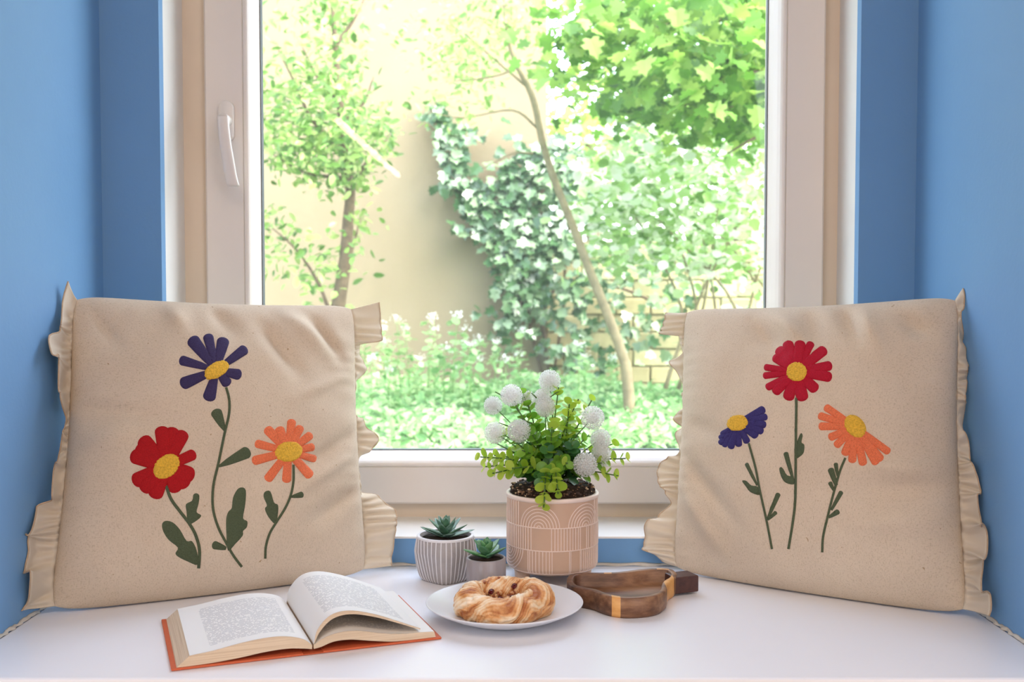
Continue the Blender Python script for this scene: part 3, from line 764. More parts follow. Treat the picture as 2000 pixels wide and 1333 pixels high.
def flower(cu, root, conv, sc, name, lab, center, petals, pmat, stem, leaves, stw=14, pb=None, pw=1.1):
    C_ = lambda poly: [conv(x, y) for x, y in poly]
    st_ = patch(cu, root, C_(strip(stem, stw)), th_grn, name, .0012, .0028)
    tag(st_, lab)
    for lf in leaves:
        poly = smooth_poly(lf[1]) if lf[0] == 'poly' else caps(*lf[1:])
        patch(cu, st_, C_(poly), th_grn, 'leaf', .0013)
    c_, rx, ry, ang = center
    a0 = radians(ang)
    for k, (x, y, w_) in enumerate(petals):
        # petals start at the rim of the centre that faces them
        bx = c_[0] + (x - c_[0]) * .12; by = c_[1] + (y - c_[1]) * .12
        patch(cu, st_, C_(caps((bx, by), (x, y), w_ * pw, w_ * (.62 if pb is None else pb))), pmat, 'petal', .0016 + .00015 * (k % 4))
    patch(cu, st_, C_(ell(c_, rx, ry, ang)), th_yel, 'flower_center', .0038, .0026)
    return st_

# left cushion
TL, TR = PY(142, 577, 1.555), PY(692, 597, 1.775)
BLc, BRc = PZ(96, 1196, 0.004), PZ(718, 1120, 0.004)
crL = [(.62, .90, .74, .72, .03, -.010), (.70, .96, .86, .80, .035, .008), (.80, .95, .92, .78, .025, -.008), (.72, .62, .97, .72, .02, .004), (.75, .38, .97, .50, .022, -.006), (.72, .30, .98, .43, .02, .005), (.78, .20, .99, .30, .03, -.007),
       (.02, .62, .30, .56, .03, -.006), (.03, .5, .2, .52, .03, .004), (.05, .95, .14, .82, .02, -.006), (.45, .97, .52, .86, .03, -.006), (.3, .98, .34, .88, .03, .005)]
lc = empty('cushion', (-0.43, 1.57, 0), 'left cushion, embroidered with violet, red and orange daisies, beside the open book', 'cushion')
CL = Cushion(TL, TR, BLc, BRc, 0.082, crL, 3.0)
CL.build(lc)
ruffle(CL, lc, 1, [(0,.045,0,.003),(.1,.057,0,.004),(.2,.052,0,.004),(.245,.032,-.005,.006),(.28,.006,-.02,.006),(.40,.008,-.02,.006),(.44,.022,-.01,.006),(.49,.036,0,.004),(.53,.014,-.01,.006),(.6,.004,-.02,.004),(.72,.008,-.02,.005),(.77,.022,-.01,.004),(.82,.012,-.01,.005),(.862,.012,-.01,.005),(.882,.05,0,.004),(.95,.055,.004,.003),(1,.054,.006,.002)], seed=4, freq=7, ext=(0, .012))
ruffle(CL, lc, 0, [(0,.05,.02,.005),(.05,.035,.04,.010),(.2,.042,.03,.010),(.3,.038,.03,.006),(.32,.016,.02,.006),(.45,.014,.015,.008),(.52,.010,.01,.006),(.6,.004,.005,.003),(.64,.014,.03,.006),(.75,.022,.05,.010),(.84,.03,.05,.010),(.86,.016,.03,.008),(.93,.018,.02,.006),(1,.022,.02,.003)], seed=8, freq=9, ext=(0, .022))
cvL = lambda x, y: (240 + x / 2.777, 640 + y / 2.777)
flower(CL, lc, cvL, 2.777, 'embroidered_flower', 'violet daisy on a long curved stem', ((507, 232), 76, 44, -30),
       [(383, 75, 66), (463, 55, 52), (543, 78, 62), (655, 123, 52), (622, 255, 55), (562, 298, 54), (469, 375, 64), (335, 302, 62), (325, 180, 50)], th_blue,
       [(560, 325), (576, 390), (575, 470), (550, 580), (517, 740), (490, 860), (488, 980), (515, 1080), (560, 1170), (600, 1240), (645, 1300)],
       [('cap', (553, 562), (508, 465), 62, 10), ('cap', (520, 755), (668, 680), 66, 12), ('cap', (560, 1200), (500, 1182), 46, 18),
        ('poly', [(570, 1212), (561, 1120), (560, 1040), (572, 1000), (590, 980), (597, 925), (620, 880), (645, 868), (667, 885), (664, 960), (652, 1035), (675, 1052), (672, 1085), (652, 1105), (650, 1130), (610, 1175)])], pb=.45)
flower(CL, lc, cvL, 2.777, 'embroidered_flower', 'red flower with broad lobed petals', ((235, 755), 84, 60, -42),
       [(118, 622, 78), (95, 660, 64), (70, 700, 76), (212, 565, 72), (268, 570, 72), (322, 585, 66), (375, 692, 56), (355, 800, 84), (330, 840, 80), (285, 868, 72), (178, 900, 76), (122, 868, 72), (80, 828, 76)], th_red,
       [(235, 860), (260, 930), (310, 1000), (360, 1065), (395, 1130), (415, 1210), (410, 1308)],
       [('poly', [(355, 1068), (345, 1000), (342, 960), (375, 940), (382, 908), (400, 900), (415, 915), (410, 960), (400, 1002), (425, 1020), (405, 1045)]),
        ('poly', [(408, 1288), (350, 1270), (300, 1245), (285, 1225), (298, 1195), (250, 1155), (220, 1110), (212, 1070), (230, 1050), (270, 1058), (310, 1098), (345, 1158), (375, 1160), (400, 1210)])], stw=17, pb=.9)
flower(CL, lc, cvL, 2.777, 'embroidered_flower', 'orange daisy at the right', ((898, 675), 78, 57, -10),
       [(788, 558, 48), (850, 558, 50), (915, 515, 44), (960, 548, 42), (1012, 588, 42), (1025, 650, 40), (1036, 712, 38), (1010, 798, 48), (888, 825, 46), (790, 818, 46), (718, 722, 46), (732, 632, 42)], th_or,
       [(925, 745), (925, 830), (910, 910), (880, 980), (830, 1060), (795, 1120), (775, 1190), (772, 1255)],
       [('poly', [(826, 1066), (790, 1030), (770, 985), (781, 965), (763, 920), (770, 892), (800, 890), (820, 950), (842, 965), (840, 1020)]), ('cap', (912, 920), (968, 908), 34, 10)], stw=13, pb=.8)

# right cushion
TL, TR = PY(1336, 604, 1.76), PY(1874, 578, 1.515)
BLc, BRc = PZ(1314, 1114, 0.004), PZ(1890, 1202, 0.004)
crR = [(.30, .93, .44, .80, .03, -.008), (.40, .96, .52, .84, .025, .007), (.50, .98, .58, .82, .03, -.006), (.62, .98, .70, .84, .022, -.007), (.70, .97, .78, .80, .03, .006), (.82, .94, .92, .86, .03, -.008),
       (.02, .44, .28, .20, .03, -.007), (.02, .32, .22, .10, .03, .006), (.72, .42, .97, .43, .025, .005), (.72, .35, .98, .37, .03, -.006), (.70, .24, .98, .28, .03, .004), (.03, .55, .2, .5, .03, -.004)]
rc = empty('cushion', (0.44, 1.57, 0), 'right cushion, embroidered with crimson, indigo and orange daisies, beside the wooden bowl', 'cushion')
CR = Cushion(TL, TR, BLc, BRc, 0.080, crR, 9.0)
CR.build(rc)
ruffle(CR, rc, 0, [(0,.03,0,.004),(.06,.050,.004,.006),(.2,.038,.006,.006),(.235,.016,0,.006),(.26,.024,0,.006),(.36,.038,.002,.006),(.41,.022,0,.006),(.45,.006,-.01,.006),(.5,.018,0,.005),(.54,.005,-.01,.005),(.58,.014,0,.004),(.63,.003,-.01,.004),(.7,.008,-.01,.005),(.81,.028,0,.004),(.84,.007,-.01,.004),(.9,.010,-.01,.004),(.915,.044,0,.003),(1,.044,.004,.002)], seed=2, freq=8)
ruffle(CR, rc, 1, [(0,.035,.03,.003),(.1,.03,.03,.010),(.25,.032,.025,.010),(.35,.028,.01,.006),(.5,.016,0,.005),(.6,.005,-.01,.004),(.7,.012,-.005,.005),(.8,.012,-.01,.005),(.86,.004,-.01,.004),(.95,.005,0,.003),(1,.014,0,.002)], seed=5, freq=10, ext=(0, .02))
cvR = lambda x, y: (1380 + x / 3.029, 650 + y / 3.029)
flower(CR, rc, cvR, 3.029, 'embroidered_flower', 'crimson daisy on the tallest stem', ((535, 233), 63, 60, 0),
       [(482, 72, 58), (435, 108, 58), (412, 150, 50), (553, 70, 58), (615, 70, 42), (688, 108, 56), (722, 198, 52), (720, 262, 54), (636, 328, 58), (566, 380, 64), (486, 378, 60), (412, 345, 52), (366, 322, 40), (348, 255, 36), (354, 206, 36)], th_crim,
       [(532, 385), (530, 600), (528, 800), (525, 1000), (510, 1130), (485, 1282)],
       [('poly', [(528, 742), (530, 670), (545, 620), (560, 595), (569, 612), (562, 650), (579, 665), (575, 710), (552, 735)]), ('cap', (512, 870), (470, 718), 30, 14), ('poly', [(517, 898), (470, 890), (445, 860), (430, 810), (440, 796), (455, 808), (477, 845), (515, 855)])], stw=15, pb=.95, pw=1.14)
flower(CR, rc, cvR, 3.029, 'embroidered_flower', 'indigo daisy seen from the side', ((185, 537), 66, 49, -12),
       [(330, 458, 44), (346, 500, 38), (338, 545, 40), (322, 582, 40), (288, 605, 46), (238, 642, 38), (190, 662, 38), (145, 675, 38), (106, 665, 34), (84, 652, 32), (84, 622, 30), (92, 600, 26)], th_blue2,
       [(250, 655), (290, 800), (315, 930), (355, 1110), (388, 1282)],
       [('cap', (300, 905), (238, 780), 24, 12), ('poly', [(316, 962), (260, 945), (232, 910), (210, 878), (235, 878), (265, 905), (302, 912)]), ('cap', (358, 1110), (423, 960), 30, 12), ('cap', (363, 1110), (408, 1067), 24, 10)], stw=13, pb=.7)
flower(CR, rc, cvR, 3.029, 'embroidered_flower', 'orange daisy with drooping petals', ((880, 557), 78, 56, 52),
       [(712, 446, 42), (676, 494, 42), (680, 555, 44), (738, 618, 44), (772, 664, 42), (820, 712, 44), (862, 755, 44), (925, 770, 46), (1000, 765, 46), (1026, 745, 46), (1070, 702, 42)], th_or,
       [(822, 742), (790, 820), (750, 960), (715, 1100), (690, 1210), (685, 1302)],
       [('cap', (768, 905), (736, 815), 38, 20), ('cap', (775, 850), (765, 780), 26, 12), ('cap', (752, 935), (732, 892), 26, 12), ('cap', (738, 1052), (795, 948), 28, 14), ('cap', (722, 1095), (775, 1062), 32, 14)], stw=14, pb=.75)

# ------------------------------------------------------------------ book
bo = PZ(612, 1280, 0); a1 = PZ(337, 1318, 0); a2 = PZ(860, 1255, 0)
ang = math.atan2(a2.y - a1.y, a2.x - a1.x)
book = empty('open_book', (bo.x, bo.y, 0), 'open hardcover book with rust orange covers and cream pages lying on the seat', 'book', rz=ang)
m_cover = simple('rust_orange_cloth', srgb(205, 98, 58), 0.6, 0.06, 30, 0.3, 700)
def page_mat():
    m = M('printed_page', 0.75, 0.2)
    sx = m.n.new('ShaderNodeSeparateXYZ'); m.l.new(m.tc.outputs['Object'], sx.inputs[0]); X, Y = sx.outputs[0], sx.outputs[1]
    ln = m.math('FRACT', m.math('MULTIPLY', Y, 230.0)); ln = m.math('LESS_THAN', ln, 0.5)
    cx = m.n.new('ShaderNodeCombineXYZ'); m.l.new(m.math('MULTIPLY', X, 330.0), cx.inputs[0]); m.l.new(m.math('MULTIPLY', m.math('FLOOR', m.math('MULTIPLY', Y, 230.0)), 7.31), cx.inputs[1])
    wd = m.noise(1.0, 1, .5, vec=cx.outputs[0]); wd = m.math('GREATER_THAN', wd, 0.43)
    AX = m.math('ABSOLUTE', X)
    box_ = m.math('MULTIPLY', m.math('MULTIPLY', m.math('GREATER_THAN', AX, .018), m.math('LESS_THAN', AX, .118)), m.math('MULTIPLY', m.math('GREATER_THAN', Y, .022), m.math('LESS_THAN', Y, .180)))
    ink = m.math('MULTIPLY', m.math('MULTIPLY', ln, wd), box_)
    m.base(m.mix(m.math('MULTIPLY', ink, .42), srgb(240, 238, 234), srgb(110, 112, 125)))
    return m.m
m_page = page_mat()
m_block = M('page_edges', 0.85, 0.15); e_ = m_block.noise(1.0, 3, .6, mapping=(6, 6, 2200)); m_block.base(m_block.ramp(e_, [(0.35, srgb(205, 180, 150)), (0.65, srgb(236, 218, 192))])).bump(e_, .4, .0006); m_block = m_block.m
BH = 0.205
def board(name, x0, x1, z0=0.0005):
    bm = bmesh.new(); box_bm(bm, (x0, 0, z0), (x1, BH, z0 + .0026), .0008); return bm_obj(name, bm, m_cover, book)
board('front_cover', -.163, -.013); board('back_cover', .013, .161)
# spine: a shallow trough between the boards
sp = [(-.0135, .0035), (-.0135, .0008), (.0135, .0008), (.0135, .0035), (.0125, .0035), (.0122, .0018), (-.0122, .0018), (-.0125, .0035)]
V = [(x, y, z) for y in (0, BH) for x, z in sp]; ns = len(sp)
mesh('spine', V, [tuple(range(ns)), tuple(range(ns, 2 * ns))[::-1]] + [(i, i + ns, (i + 1) % ns + ns, (i + 1) % ns) for i in range(ns)], m_cover, book)
def stack(name, top, bot, y0, y1, lab=None):
    """page stack between two profile curves (x,z); its top leaf carries print"""
    T_ = catmull([(x, 0, z) for x, z in top], 8); B_ = catmull([(x, 0, z) for x, z in bot], 8); n = min(len(T_), len(B_))
    T_ = [T_[int(i * (len(T_) - 1) / (n - 1))] for i in range(n)]; B_ = [B_[int(i * (len(B_) - 1) / (n - 1))] for i in range(n)]
    my = 9; V, F1, F2 = [], [], []
    for k in range(my):
        y = y0 + (y1 - y0) * k / (my - 1)
        for P_ in (T_, B_):
            V += [(p.x, y, p.z) for p in P_]
    W_ = 2 * n
    for k in range(my - 1):
        for i in range(n - 1):
            F1.append((k * W_ + i, k * W_ + i + 1, (k + 1) * W_ + i + 1, (k + 1) * W_ + i))
            F2.append((k * W_ + n + i, (k + 1) * W_ + n + i, (k + 1) * W_ + n + i + 1, k * W_ + n + i + 1))
        F2.append((k * W_ + n - 1, k * W_ + 2 * n - 1, (k + 1) * W_ + 2 * n - 1, (k + 1) * W_ + n - 1))
        F2.append((k * W_, (k + 1) * W_, (k + 1) * W_ + n, k * W_ + n))
    for k in (0, my - 1):
        for i in range(n - 1):
            F2.append((k * W_ + i, k * W_ + n + i, k * W_ + n + i + 1, k * W_ + i + 1))
    o = mesh(name, V, F2, m_block, book); top_me = [V[i] for i in range(len(V))]
    mesh('printed_page', [(x, y, z + .0002) for x, y, z in V], F1, m_page, o, True)
    return o
stack('page_block', [(-.001, .0115), (-.012, .020), (-.032, .0255), (-.055, .0265), (-.085, .0235), (-.115, .0185), (-.134, .0165), (-.1425, .0155)],
      [(-.001, .0065), (-.012, .0085), (-.030, .0105), (-.055, .0098), (-.085, .0065), (-.115, .0042), (-.140, .0034), (-.157, .0034)], .002, BH - .003)
stack('page_block', [(.001, .0115), (.016, .0195), (.035, .0232), (.055, .0225), (.085, .0160), (.110, .0125), (.135, .0115), (.152, .0105)],
      [(.001, .0065), (.010, .0080), (.025, .0125), (.045, .0128), (.070, .0085), (.095, .0045), (.120, .0034), (.154, .0034)], .002, BH - .003)
fl = stack('raised_pages', [(.001, .0120), (.006, .030), (.022, .0455), (.045, .0485), (.075, .0410), (.105, .0290), (.128, .0190), (.134, .0165)],
      [(.001, .0116), (.009, .027), (.024, .0405), (.046, .0440), (.075, .0375), (.105, .0265), (.128, .0172), (.134, .0150)], .002, BH - .003)

# ------------------------------------------------------------------ plate and pastry
m_plate = simple('matte_white_stoneware', srgb(228, 228, 232), 0.28, 0.01, 10, 0.04, 90)
PC = Vector((-0.010, 1.424, 0))
plate = lathe('plate', [(0.0, .0012), (.040, .0010), (.052, .0004), (.056, .0004), (.060, .0024), (.080, .0095), (.096, .0172), (.1040, .0215), (.1052, .0228), (.1046, .0238), (.1030, .0232), (.090, .0170), (.074, .0105), (.060, .0072), (.045, .0065), (0, .0064)], m_plate, None, 96, PC)
tag(plate, 'round matte white plate carrying the ring pastry', 'plate')
m_past = M('flaky_pastry', 0.5, 0.4)
at = m_past.n.new('ShaderNodeAttribute'); at.attribute_name = 'bake'
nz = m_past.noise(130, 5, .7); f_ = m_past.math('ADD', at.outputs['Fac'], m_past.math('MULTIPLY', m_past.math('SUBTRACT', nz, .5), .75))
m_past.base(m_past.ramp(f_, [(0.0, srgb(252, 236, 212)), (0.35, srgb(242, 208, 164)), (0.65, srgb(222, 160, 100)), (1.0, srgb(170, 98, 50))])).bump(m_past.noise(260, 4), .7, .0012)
m_past.p.inputs['Subsurface Weight'].default_value = 0.0; m_past = m_past.m
pastry = empty('ring_pastry', (-0.012, 1.418, .0068), 'golden flaky ring pastry with nutty berry filling on the white plate', 'pastry')
NA, NB = 360, 130; V, Fc, bk = [], [], []
for i in range(NA):
    a = 2 * pi * i / NA
    for j in range(NB):
        b = 2 * pi * j / NB
        lob = 1 + .10 * sin(4 * a + .8) + .05 * sin(7 * a + 2)
        ph = 5 * a - 2.0 * b + 2.4 * noise.noise((cos(a) * 1.6, sin(a) * 1.6, 0))
        seg = ph / (2 * pi); fr_ = seg - math.floor(seg)               # overlapping strands: ramp then step
        step_ = .0042 * (fr_ ** 0.7) - (.0042 if fr_ > .93 else 0) * (fr_ - .93) / .07
        lay = .0009 * abs(sin(ph * 4.0 + 2.5 * noise.noise((cos(a) * 2, sin(a) * 2, sin(b) * 2))))
        nn = .0016 * noise.noise((cos(a) * 9, sin(a) * 9, b * 2.2)) + .0006 * noise.noise((cos(a) * 30, sin(a) * 30, b * 8))
        r = .0192 * lob + step_ + lay + nn
        r *= 1 - .34 * max(0, -cos(b)) ** 1.5
        R_ = .0425 * (1 + .03 * sin(3 * a + 1))
        z = (r * sin(b) * (.92 + .10 * sin(2 * a + 1.2)) + .0175) * (1 + .07 * sin(a + .3))
        if sin(b) < 0: z = max(z, .0) 
        V.append(((R_ + r * cos(b)) * cos(a), (R_ + r * cos(b)) * sin(a), max(z, .0002)))
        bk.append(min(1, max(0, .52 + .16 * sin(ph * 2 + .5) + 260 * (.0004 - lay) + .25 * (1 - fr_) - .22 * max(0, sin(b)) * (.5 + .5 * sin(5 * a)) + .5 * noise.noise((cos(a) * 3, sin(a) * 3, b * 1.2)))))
for i in range(NA):
    for j in range(NB):
        i2, j2 = (i + 1) % NA, (j + 1) % NB; Fc.append((i * NB + j, i2 * NB + j, i2 * NB + j2, i * NB + j2))
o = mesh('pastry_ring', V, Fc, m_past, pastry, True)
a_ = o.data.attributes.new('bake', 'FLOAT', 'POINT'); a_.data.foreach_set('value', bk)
lathe('filling', [(0, .012), (.012, .0145), (.026, .0155), (.032, .013), (.034, .008), (.02, .002)][::-1], simple('caramel_filling', srgb(176, 92, 48), .25, .35, 120, .8, 300, .6, .002), pastry, 28)
def chunk_mesh(name, r, mat, sd, sub=1, flat=1.0):
    bm = bmesh.new(); bmesh.ops.create_icosphere(bm, subdivisions=sub, radius=r); rr_ = random.Random(sd)
    for v in bm.verts: v.co *= rr_.uniform(.72, 1.2); v.co.z *= flat
    me = bpy.data.meshes.new(name); bm.to_mesh(me); bm.free(); me.materials.append(mat); return me
m_nut = simple('chopped_nut', srgb(226, 176, 128), .5, .2, 200, .4, 400); m_nutd = simple('toasted_nut', srgb(150, 82, 46), .4, .3, 200, .4, 400); m_berry = simple('dark_berry', srgb(92, 30, 40), .25, .3, 100)
nm = [chunk_mesh('nut_piece', .0033, m_nut, 1), chunk_mesh('nut_piece', .0029, m_nutd, 2), chunk_mesh('nut_piece', .0021, m_nut, 3, 1, .6)]
rp = random.Random(5)
for k in range(130):
    a = rp.uniform(0, 2 * pi); r = .030 * math.sqrt(rp.random()); o = link('nut_piece', nm[rp.randrange(3)], pastry)
    z = .0150 + .012 * (r / .03) ** 2 * .7 * (1.0 if sin(a) > -.2 else .65) + rp.uniform(0, .003)
    o.location = (r * cos(a), r * sin(a), z); o.rotation_euler = (rp.uniform(0, 6), rp.uniform(0, 6), 0)
for k in range(26):
    a = rp.uniform(.2, 2.9); r = rp.uniform(.03, .052); o = link('nut_piece', nm[rp.randrange(3)], pastry); o.location = (r * cos(a), r * sin(a), .039 + rp.uniform(-.002, .001) - abs(r - .0405) * .25); o.scale = (.8,) * 3
bmh = chunk_mesh('berry', .0042, m_berry, 9, 2)
for (x, y, z) in ((-.004, .004, .019), (.015, .022, .032), (.030, .028, .034), (.004, -.004, .018), (.012, .008, .020), (-.016, .016, .026)):
    o = link('berry', bmh, pastry); o.location = (x, y, z)
# ------------------------------------------------------------------ pear shaped wooden bowl
def wood(name, stripe):
    m = M(name, 0.42, 0.45)
    gr = m.noise(60, 6, .65, mapping=(.18, 1, 1)); g2_ = m.noise(14, 4, .6, mapping=(.35, 1, 1))
    dk = m.ramp(m.math('ADD', m.math('MULTIPLY', gr, .6), m.math('MULTIPLY', g2_, .5)), [(0.38, srgb(56, 34, 24)), (0.52, srgb(108, 72, 50)), (0.70, srgb(166, 124, 90))])
    if not stripe: m.base(dk); return m.m
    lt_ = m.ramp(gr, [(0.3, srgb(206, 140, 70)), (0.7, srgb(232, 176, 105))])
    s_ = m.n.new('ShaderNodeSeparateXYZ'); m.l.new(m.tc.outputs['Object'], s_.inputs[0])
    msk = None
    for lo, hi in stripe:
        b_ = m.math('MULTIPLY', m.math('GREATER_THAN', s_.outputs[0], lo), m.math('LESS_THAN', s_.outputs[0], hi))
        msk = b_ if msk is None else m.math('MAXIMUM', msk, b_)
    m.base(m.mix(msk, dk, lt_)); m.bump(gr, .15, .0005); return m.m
bz = .0285
zo = lambda x, y: (1090 + x / 7.143, 1090 + y / 7.143)
ow = [(122, 300), (150, 245), (240, 215), (400, 205), (700, 203), (900, 190), (1100, 165), (1300, 148), (1480, 148), (1600, 165), (1662, 225), (1630, 285), (1560, 330), (1528, 385), (1510, 450), (1400, 520), (1200, 556), (950, 566), (750, 545), (600, 505), (480, 458), (340, 430), (200, 395), (135, 345)]
cpt = PZ(*zo(850, 370), 0)
root = empty('wooden_bowl', (cpt.x, cpt.y, 0), 'pear-shaped dark wooden bowl with a stubby square handle', 'bowl')
loop = [PZ(*zo(x, y), bz) for x, y in ow]; loop = catmull([(p.x, p.y, 0) for p in loop], 5, True)
cc_ = Vector((cpt.x, cpt.y, 0)); loop = [p - cc_ for p in loop]; n = len(loop)
def offset(lp_, d):
    out = []; m = len(lp_)
    for i in range(m):
        t = (lp_[(i + 2) % m] - lp_[(i - 2) % m]).normalized(); nn = Vector((-t.y, t.x, 0))
        out.append(lp_[i] + nn * d)
    return out
area2 = sum(loop[i].x * loop[(i + 1) % n].y - loop[(i + 1) % n].x * loop[i].y for i in range(n)); sg = 1 if area2 > 0 else -1
wl_ = .0085
rings = [(offset(loop, sg * .004), .0), (offset(loop, sg * .0012), .003), (loop, .007), (loop, bz - .0015), (offset(loop, sg * .0012), bz), (offset(loop, sg * (wl_ - .001)), bz), (offset(loop, sg * wl_), bz - .001), (offset(loop, sg * (wl_ + .001)), .012), (offset(loop, sg * (wl_ + .004)), .0085), (offset(loop, sg * (wl_ + .009)), .0075)]
V, Fc = [], []
for lp_, z in rings: V += [(p.x, p.y, z) for p in lp_]
for i in range(len(rings) - 1):
    for k in range(n): Fc.append((i * n + k, i * n + (k + 1) % n, (i + 1) * n + (k + 1) % n, (i + 1) * n + k))
Fc.append(tuple(range(n))[::-1]); Fc.append(tuple((len(rings) - 1) * n + k for k in range(n)))
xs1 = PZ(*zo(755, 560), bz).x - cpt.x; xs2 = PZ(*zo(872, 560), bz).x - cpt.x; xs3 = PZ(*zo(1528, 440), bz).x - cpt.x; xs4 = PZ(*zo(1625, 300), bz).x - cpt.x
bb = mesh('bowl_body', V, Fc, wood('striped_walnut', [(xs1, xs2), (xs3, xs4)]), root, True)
bb.data.materials.append(wood('walnut', None))
bb.data.polygons.foreach_set('material_index', [0 if i < 5 * n else 1 for i in range(len(Fc))])
pa, pb_, = PZ(*zo(1560, 235), bz), PZ(*zo(1885, 200), bz)
d_ = (Vector((pb_.x, pb_.y, 0)) - Vector((pa.x, pa.y, 0))); L_ = d_.length; an_ = math.atan2(d_.y, d_.x)
hb = bmesh.new(); box_bm(hb, (0, -.016, .0035), (L_, .016, .0275), .002); hn = bm_obj('handle', hb, simple('dark_walnut_end', srgb(74, 42, 34), .45, .3, 90, .3, 200), root); hn.location = (pa.x - cpt.x, pa.y - cpt.y, 0); hn.rotation_euler = (0, 0, an_)

# ------------------------------------------------------------------ big pot with plant
m_pot = simple('tan_ceramic', srgb(206, 174, 150), .32, .06, 12, .05, 90)
m_rel = simple('pale_relief_glaze', srgb(236, 216, 204), .4, .04, 30)
PX, PYc = PY(1077.5, 960, 1.655).x, 1.628
RP = 0.0692; PH0, PH1 = .018, .1335
pl = empty('potted_plant', (PX, PYc, 0), 'tall tan footed pot with pale arches holding green leaves and white puffball flowers', 'plant')
def Rz(z):
    if z > PH0 + .012: return RP
    t = (z - PH0) / .012; return RP - .012 * (1 - math.sqrt(max(0, 1 - (1 - t) ** 2)))
prof = [(0, PH0), (RP - .012, PH0)] + [(Rz(PH0 + .012 * k / 8), PH0 + .012 * k / 8) for k in range(1, 9)] + [(RP, .06), (RP, PH1 - .006), (RP + .0006, PH1 - .0045), (RP + .0006, PH1 - .001), (RP - .0008, PH1), (RP - .0035, PH1), (RP - .0045, PH1 - .001), (RP - .0048, .03), (0, .03)]
pot = lathe('pot', prof, m_pot, pl, 96)
lathe('rim_band', [(RP + .0002, PH1 - .0062), (RP + .0012, PH1 - .0055), (RP + .0014, PH1 - .001), (RP, PH1 + .0004), (RP - .004, PH1 + .0004), (RP - .0042, PH1 - .001)], m_rel, pot, 96, close=False)
RV, RF = [], []
def ribbon(pts, w_=.00135, h_=.0009):
    n0 = len(RV); m = len(pts)
    for i, (s_, z) in enumerate(pts):
        a = Vector(pts[min(i + 1, m - 1)]) - Vector(pts[max(0, i - 1)]); a.normalize(); nn = Vector((-a.y, a.x)) * w_ / 2
        for k, hh in ((-1, -.0003), (-.75, h_), (.75, h_), (1, -.0003)):
            th = (s_ + nn.x * k) / RP; zz = z + nn.y * k; r = Rz(zz) + hh
            RV.append((r * sin(th), -r * cos(th), zz))
    for i in range(m - 1):
        for k in range(3): RF.append((n0 + i * 4 + k, n0 + i * 4 + k + 1, n0 + (i + 1) * 4 + k + 1, n0 + (i + 1) * 4 + k))
    RF.append((n0, n0 + 1, n0 + 2, n0 + 3)); RF.append((n0 + (m - 1) * 4, n0 + (m - 1) * 4 + 1, n0 + (m - 1) * 4 + 2, n0 + (m - 1) * 4 + 3))
z1_, z2_ = .091, .057
def vline(th, za, zb, w_=.00135): ribbon([(th * RP, za + (zb - za) * k / 6) for k in range(7)], w_)
for z in (z1_, z2_): ribbon([(2 * pi * RP * k / 120, z) for k in range(121)], .0016)
thx = lambda x: math.asin(max(-.999, min(.999, (x - 685) / 558)))
for cth, up in ((-.325, 1), (.755, 1), (2.35, 1), (-2.0, 1)):
    for q in range(7):
        r = .0030 + .0046 * q
        ribbon([(cth * RP + r * cos(pi * k / 24), z1_ + r * 1.08 * sin(pi * k / 24)) for k in range(25)])
for x in (134, 150, 168, 190, 214, 240, 268, 1180, 1205, 1225): vline(thx(x), z1_, PH1 - .006)
k = -1.5
while k < 4.6:
    if not (-.53 < k < -.03 or .60 < k < .93) : vline(k, z2_, z1_)
    k += .066
for x in (415, 655, 1000, 1078, 1100, 1136): vline(thx(x), z2_, z1_)
for q in range(8):
    r = .0030 + .0046 * q
    ribbon([(-1.22 * RP + r * cos(pi + pi * k / 24), z2_ + r * .98 * sin(pi + pi * k / 24)) for k in range(25)])
for x in (380, 400, 432, 470, 510, 552, 592, 632, 662, 868, 885, 1000, 1015, 1042, 1068, 1094, 1118, 1140, 1160, 1178, 1194, 1208, 1220, 1230): vline(thx(x), .022, z2_)
k = 1.6
while k < 4.6: vline(k, .022, z2_); k += .066
ribbon([(2 * pi * RP * k / 120, .0225) for k in range(121)], .0018)
mesh('relief_lines', RV, RF, m_rel, pot, False)
for a in (-2.65, -.49, pi / 2):
    lathe('foot', [(.0095, 0), (.0105, .001), (.0125, .020), (.0125, .024)], m_pot, pot, 20, (.052 * cos(a), .052 * sin(a), 0))
m_soil = simple('dark_soil', srgb(46, 34, 26), .95, .4, 200, .9, 300, .2, .003)
lathe('soil', [(0, .147), (.03, .147), (.052, .1455), (.0605, .142), (.0630, .136), (.0630, .10), (0, .10)], m_soil, pl, 48)
gm = [simple('grit_%s' % a, c_, .7, .2, 300) for a, c_ in (('brown', srgb(120, 88, 62)), ('pale', srgb(205, 180, 145)), ('dark', srgb(60, 44, 36)))]
for mi, mt in enumerate(gm):
    bm = bmesh.new(); rr_ = random.Random(30 + mi)
    for k in range((170, 60, 200)[mi]):
        a = rr_.uniform(0, 2 * pi); q = rr_.random()
        if q < .55: r = .0625 + rr_.uniform(-.001, .001); z = rr_.uniform(.134, .1445)
        else: r = .061 * math.sqrt(rr_.random()); z = .1475 - (r / .061) ** 4 * .004 + rr_.uniform(-.001, .001)
        bmesh.ops.create_icosphere(bm, subdivisions=1, radius=rr_.uniform(.0011, .0028), matrix=Matrix.Translation((r * cos(a), r * sin(a), z)) @ Matrix.Rotation(rr_.uniform(0, 3), 4, 'X') @ Matrix.Diagonal((1, .8, .65, 1)))
    bm_obj('soil_grit', bm, mt, pl)['kind'] = 'stuff'

